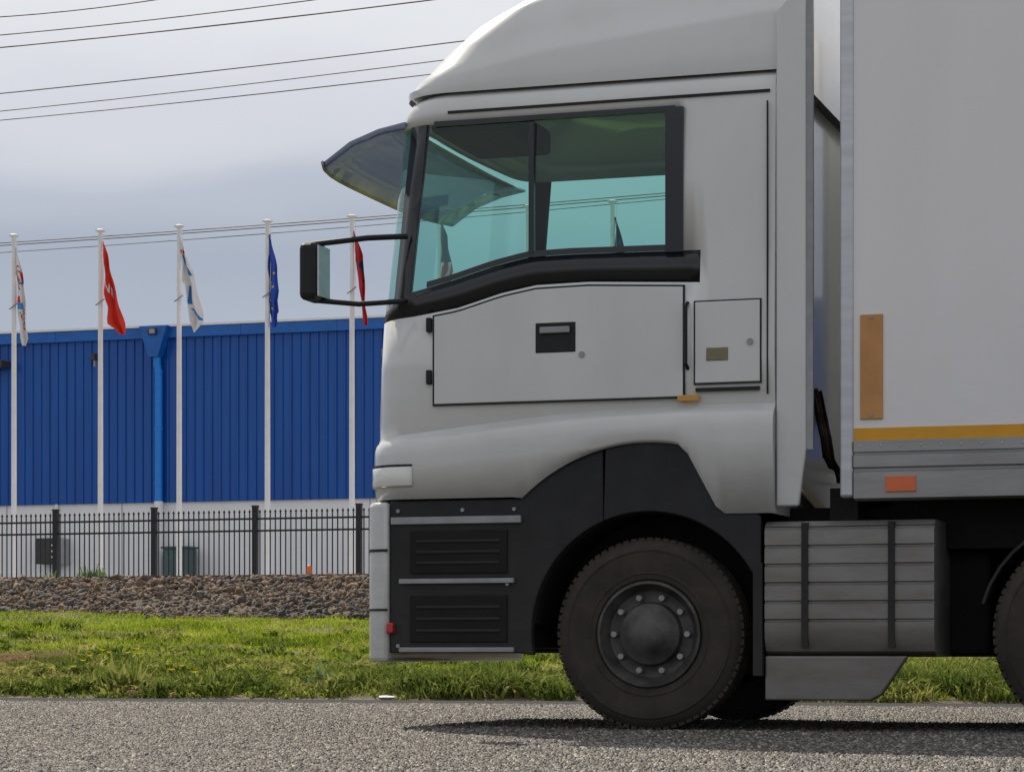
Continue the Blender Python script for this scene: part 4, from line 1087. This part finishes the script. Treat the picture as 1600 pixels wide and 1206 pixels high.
# black step panel between bumper and wheel
def arc_pts(r_, a0, a1, n): return [(WCX + r_ * math.cos(R(a0 + (a1 - a0) * k / n)), WCZ + r_ * math.sin(R(a0 + (a1 - a0) * k / n))) for k in range(n + 1)]
for s_ in (1, -1):
    yb = Y0 if s_ == 1 else Y1
    Yo = lambda d: yb + d * s_
    lowarc = [p for p in arc_pts(0.66, 180 + 10, 112, 14)]
    poly = [(-5.052, 0.42)] + [(-4.30, 0.42)] + lowarc
    poly = poly + [(x_, z_bot(x_) + 0.03) for x_ in np.linspace(-3.815, -4.275, 14)] + [(-4.285, 1.268), (-5.052, 1.268)]
    mb = MB(); a, b = sorted((Yo(0.03), Yo(0.09))); mb.prism(poly, a, b); sp = mb.build('step_panel', 'black_plastic', truck, bevel=0.01)
    for (x0, x1, z0, z1) in ((-4.93, -4.36, 0.86, 1.10), (-4.93, -4.36, 0.48, 0.74)):
        a, b = sorted((Yo(0.018), Yo(0.032)))
        rec = MB(); rec.box(x0, x1, a, b, z0, z1); rec.build('step_recess_shade', 'black_dirty_shade', sp, bevel=0.006)  # shallow near-black plate, its colour stands in for the shade of an opening
        a, b = sorted((Yo(0.005), Yo(0.05)))
        MB().box(x0 - 0.06, x1 + 0.04, a, b, z0 - 0.055, z0 - 0.028).build('step_tread', 'trim_grey', sp, bevel=0.005)
    a, b = sorted((Yo(0.012), Yo(0.04)))
    MB().box(-5.04, -4.28, a, b, 1.135, 1.175).build('step_strip', 'trim_grey', sp, bevel=0.004)
    for bx, bz in ((-5.0, 1.21), (-4.62, 1.21), (-4.32, 1.21), (-5.0, 0.46), (-4.36, 0.80)):
        a, b = sorted((Yo(0.018), Yo(0.034))); MB().tube([(bx, a, bz), (bx, b, bz)], 0.011, 8).build('bolt', 'trim_grey', sp)
    for (x0, x1, z0, z1) in ((-4.93, -4.36, 0.86, 1.10), (-4.93, -4.36, 0.48, 0.74)):
        for q in range(3):
            zz = z0 + (q + 1) * (z1 - z0) / 4
            a, b = sorted((Yo(0.012), Yo(0.02))); MB().box(x0 + 0.04, x1 - 0.04, a, b, zz - 0.008, zz + 0.008).build('step_rib', 'black_plastic', sp, bevel=0.003)
    # arch trim fills up to the painted fender
    up = [(x, z_bot(x) + 0.03) for x in np.linspace(-4.20, -3.0, 40)]
    lo = [p for p in arc_pts(0.66, 30, 148, 30)]
    a, b = sorted((Yo(0.022), Yo(0.07)))
    lo2 = [p for p in arc_pts(0.66, 25, 112, 24)]
    poly = [(x, z) for x, z in up if x > -3.83] + [(-2.94, 1.15), (-2.94, 0.80)] + lo2
    MB().prism(poly, a, b).build('wheel_arch', 'black_plastic', truck, bevel=0.008)
    a, b = sorted((Yo(0.07), Yo(0.50)))
    mb = MB(); o_ = arc_pts(0.68, 5, 175, 28); i_ = arc_pts(0.655, 175, 5, 28); mb.prism(o_ + i_, a, b); mb.build('wheel_housing', 'black_dirty_shade', truck)
    mb = MB(); a, b = sorted((Yo(0.50), Yo(0.53))); mb.prism(arc_pts(0.68, 0, 180, 28), a, b); mb.build('wheel_housing_wall', 'black_dirty_shade', truck)
    a, b = sorted((Yo(0.01), Yo(0.06)))
    mb = MB(); mb.prism([(-2.98, 0.30), (-2.93, 0.30), (-2.93, 0.9), (-2.98, 0.9)], a, b); mb.build('mud_flap', 'black_plastic', truck)

# wheels
def wheel(name, cx, cy0, facing, dual=False):
    """tyre, rim, hub; outer face at cy0 looking along facing (-1 = towards viewer)"""
    wd = 0.30; s_ = -facing
    r = MB()
    pr = [(0.285, 0.03), (0.30, 0.012), (0.325, 0.008), (0.328, 0.004), (0.334, 0.004), (0.337, 0.007), (0.375, 0.003), (0.43, 0.0), (0.448, 0.001), (0.450, -0.003), (0.456, -0.003), (0.459, 0.005), (0.478, 0.012), (0.505, 0.034), (0.515, 0.05)]
    tread = []
    for g in (0.10, 0.155, 0.21): tread += [(0.520, g - 0.012), (0.508, g - 0.008), (0.508, g + 0.008), (0.520, g + 0.012)]
    prof = pr + [(0.519, 0.06)] + tread + [(0.519, wd - 0.06)] + [(a, wd - b) for a, b in reversed(pr)]
    r.lathe_y([(a, b * s_) for a, b in prof], (cx, cy0, WCZ), 72)
    ty = r.build('tyre', 'tyre', truck, smooth=32)
    for (ya, yb, sk) in ((0.035, 0.085, 0.02), (wd - 0.085, wd - 0.035, -0.02)):
        lug = MB()
        for k in range(72):        # tread block shoulders
            a = 2 * math.pi * k / 72
            q = []
            for rr in (0.500, 0.523):
                for (da, yy) in ((-0.030, ya), (0.030, ya), (0.030 + sk, yb), (-0.030 + sk, yb)):
                    q.append((cx + rr * math.cos(a + da), cy0 + yy * s_, WCZ + rr * math.sin(a + da)))
            lug.add(q, [(4, 5, 6, 7), (0, 1, 5, 4), (1, 2, 6, 5), (2, 3, 7, 6), (3, 0, 4, 7)])
        lug.build('tread', 'tyre', ty)
    m = MB(); m.lathe_y([(a, b * s_) for a, b in ((0.287, 0.03), (0.287, 0.005), (0.272, 0.003), (0.262, 0.03), (0.235, 0.075), (0.20, 0.085), (0.175, 0.075), (0.165, 0.035), (0.12, 0.02), (0.10, -0.005), (0.055, -0.02), (0.0, -0.02))], (cx, cy0, WCZ), 48)
    rm = m.build('rim', 'rim', ty, smooth=40)
    for k in range(10):
        a = 2 * math.pi * k / 10; q = (cx + 0.205 * math.cos(a), cy0 + 0.08 * s_, WCZ + 0.205 * math.sin(a))
        MB().tube([q, (q[0], q[1] - 0.04 * s_, q[2])], 0.017, 6).build('wheel_nut', 'trim_grey', rm)
    ty.name = 'wheel'
    if dual:
        m = MB(); m.lathe_y([(a, (b + 0.34) * s_) for a, b in prof], (cx, cy0, WCZ), 48); m.build('inner_tyre', 'tyre', ty, smooth=32)
    return ty
DX = -1.20
for cx, du in ((WCX, False), (DX, True), (DX + 1.36, True)):
    wheel('wheel', cx, Y0 + 0.035, -1, du); wheel('wheel', cx, Y1 - 0.035, 1, du)
    MB().tube([(cx, Y0 + 0.2, WCZ), (cx, Y1 - 0.2, WCZ)], 0.08, 12).build('axle', 'black_dirty_shade', truck)
# rear mudguards
for cx in (DX, DX + 1.36):
    for a_, b_ in ((Y0 + 0.05, Y0 + 0.65), (Y1 - 0.65, Y1 - 0.05)):
        o_ = [(cx + 0.60 * math.cos(R(t)), WCZ + 0.60 * math.sin(R(t))) for t in range(15, 166, 10)]; i_ = [(cx + 0.585 * math.cos(R(t)), WCZ + 0.585 * math.sin(R(t))) for t in range(165, 14, -10)]
        MB().prism(o_ + i_, a_, b_).build('mudguard', 'black_plastic', truck)
# chassis
mb = MB()
for yy in (14.10, 14.92): mb.box(-5.0, 0.9, yy, yy + 0.10, 0.72, 1.02)
for xx in (-4.6, -2.9, -1.8, -0.5, 0.6): mb.box(xx, xx + 0.12, 14.2, 14.92, 0.76, 0.98)
mb.box(-1.1, 0.2, 14.05, 15.07, 1.02, 1.16)
mb.box(-4.9, -3.0, 13.95, 15.17, 0.55, 1.45)
mb.box(-5.0, -4.25, 13.45, 15.67, 0.45, 1.25)
mb.box(-2.60, -2.45, 13.5, 15.6, 0.98, 1.30).box(-2.3, 0.9, 13.75, 14.05, 0.98, 1.36).box(-2.95, -2.3, 13.75, 14.05, 0.98, 1.21).box(-2.95, 0.9, 15.07, 15.37, 0.98, 1.21)
mb.build('chassis', 'black_dirty_shade', truck)
MB().box(-2.95, -1.85, 15.15, 15.72, 0.42, 1.10).build('far_tank', 'black_dirty_shade', truck, bevel=0.05)
MB().box(-2.05, -1.80, 13.9, 14.10, 0.40, 0.98).box(-1.95, -1.6, 14.2, 14.9, 0.40, 0.72).build('air_tank', 'black_dirty_shade', truck, bevel=0.04)
# ribbed tank and its lower skirt
mb = MB(); zc = [(13.42, 0.42), (13.36, 0.46), (13.345, 0.52)]
yz = [(13.44, 0.40), (13.37, 0.43), (13.335, 0.50)]
z = 0.50
for k in range(6):
    yz += [(13.335, z + 0.082), (13.347, z + 0.088), (13.347, z + 0.096), (13.335, z + 0.102)]; z += 0.098
yz += [(13.345, 1.095), (13.39, 1.12), (13.95, 1.12), (13.95, 0.40)]
mb.prism(yz, -2.92, -2.02, 'x'); tk = mb.build('fuel_tank', 'tank_metal', truck, smooth=40)
for xx in (-2.72, -2.26): MB().box(xx, xx + 0.035, 13.325, 13.36, 0.45, 1.11).build('tank_strap', 'black_plastic', tk)
mb = MB(); mb.prism([(-2.92, 0.17), (-2.36, 0.17), (-2.30, 0.20), (-2.16, 0.405), (-2.92, 0.405)], 13.345, 13.42); mb.build('lower_skirt', 'tank_metal', truck, bevel=0.01)

# ------------------------------------------------------------------ the semi-trailer
TX0, TX1 = -2.50, 8.6
tr = tag(empty('semi_trailer', (3.0, 14.56, 0.0)), 'white box semi trailer with a yellow stripe coupled behind the truck cab', 'trailer')
MB().box(TX0 + 0.03, TX1, Y0 + 0.012, Y1 - 0.012, 1.52, 4.24).build('box_body', 'trailer_white', tr, bevel=0.01)
MB().box(TX0, TX0 + 0.028, Y0 + 0.02, Y1 - 0.02, 1.50, 4.22).build('front_wall', 'trailer_white', tr)
for yy in (Y0, Y1 - 0.05):
    MB().box(TX0 - 0.012, TX0 + 0.060, yy - 0.004, yy + 0.054, 1.235, 4.25).build('corner_post', 'aluminium', tr, bevel=0.018)
for s_ in (1, -1):
    yb = Y0 if s_ == 1 else Y1
    Yo = lambda d: yb + d * s_
    # side rail as one extruded profile with grooves
    prof = [(0.012, 1.53), (-0.002, 1.53), (-0.002, 1.475), (0.010, 1.470), (0.010, 1.462), (-0.006, 1.455), (-0.006, 1.395), (0.012, 1.388), (0.012, 1.374), (-0.002, 1.368), (-0.002, 1.232), (0.04, 1.222), (0.10, 1.222), (0.10, 1.53)]
    mb = MB(); mb.prism([(Yo(d), z) for d, z in prof], TX0 + 0.062, TX1, 'x'); mb.build('side_rail', 'rail_grey', tr)
    a, b = sorted((Yo(0.013), Yo(0.0075))); MB().box(-2.437, TX1 - 0.05, a, b, 1.535, 1.600).build('stripe', 'stripe_yellow', tr)
    a, b = sorted((Yo(0.013), Yo(0.002))); pl = MB().box(-2.405, -2.285, a, b, 1.645, 2.195).build('hazard_plate', 'plate_orange', tr, bevel=0.004)
    for z in (1.665, 2.175):
        c_ = (-2.345, Yo(0.003), z); MB().tube([c_, (c_[0], Yo(-0.003), z)], 0.008, 8).build('rivet', 'trim_grey', pl)
    for xx in (-2.27, 0.4, 3.2, 6.0):
        a, b = sorted((Yo(0.0), Yo(-0.010))); MB().box(xx, xx + 0.16, a, b, 1.262, 1.345).build('side_reflector', 'reflector_red', tr, bevel=0.004)
    for k, xx in enumerate(np.arange(-1.22, TX1, 1.22)):
        a, b = sorted((Yo(0.0125), Yo(0.0095))); MB().box(xx - 0.02, xx + 0.02, a, b, 1.61, 4.2).build('panel_joint', 'trailer_white', tr)
    a, b = sorted((Yo(-0.004), Yo(0.06))); MB().box(TX0 + 0.062, TX1, a, b, 4.16, 4.26).build('top_rail', 'aluminium', tr)
for k in range(14):
    xx = -2.40 + 0.105 * k
    MB().tube([(xx, Y0 - 0.001, 1.505), (xx, Y0 - 0.006, 1.505)], [0.008, 0.004], 8).build('rail_rivet', 'aluminium', tr)
mb = MB(); mb.box(-1.6, 8.4, 14.1, 14.22, 1.17, 1.50).box(-1.6, 8.4, 14.9, 15.02, 1.17, 1.50).box(TX0 + 0.1, 8.5, Y0 + 0.11, Y1 - 0.11, 1.40, 1.51)
mb.build('trailer_chassis', 'black_dirty_shade', tr)
for xx in (1.6,):
    for yy in (13.9, 15.1): MB().box(xx, xx + 0.12, yy, yy + 0.12, 0.35, 1.4).build('landing_leg', 'rim', tr)
src = [o for o in truck.children if o.name.startswith('wheel.') and o.type == 'MESH' and o.data.name.startswith('tyre')]
near_w = [o for o in truck.children if o.data and o.data.name.startswith('tyre')]
off = Vector((0, 0, 0))
for base, cx0 in ((near_w[2], DX), (near_w[3], DX)):
    for cx in (4.9, 6.2, 7.5):
        c = copy_tree(base, tr)
        c.location = Vector(truck.location) - Vector(tr.location) + Vector((cx - cx0, 0, 0))
for cx in (4.9, 6.2, 7.5): MB().tube([(cx, Y0 + 0.2, WCZ), (cx, Y1 - 0.2, WCZ)], 0.08, 12).box(cx - .1, cx + .1, 14.1, 14.22, .55, 1.18).box(cx - .1, cx + .1, 14.9, 15.02, .55, 1.18).build('trailer_axle', 'black_dirty_shade', tr)
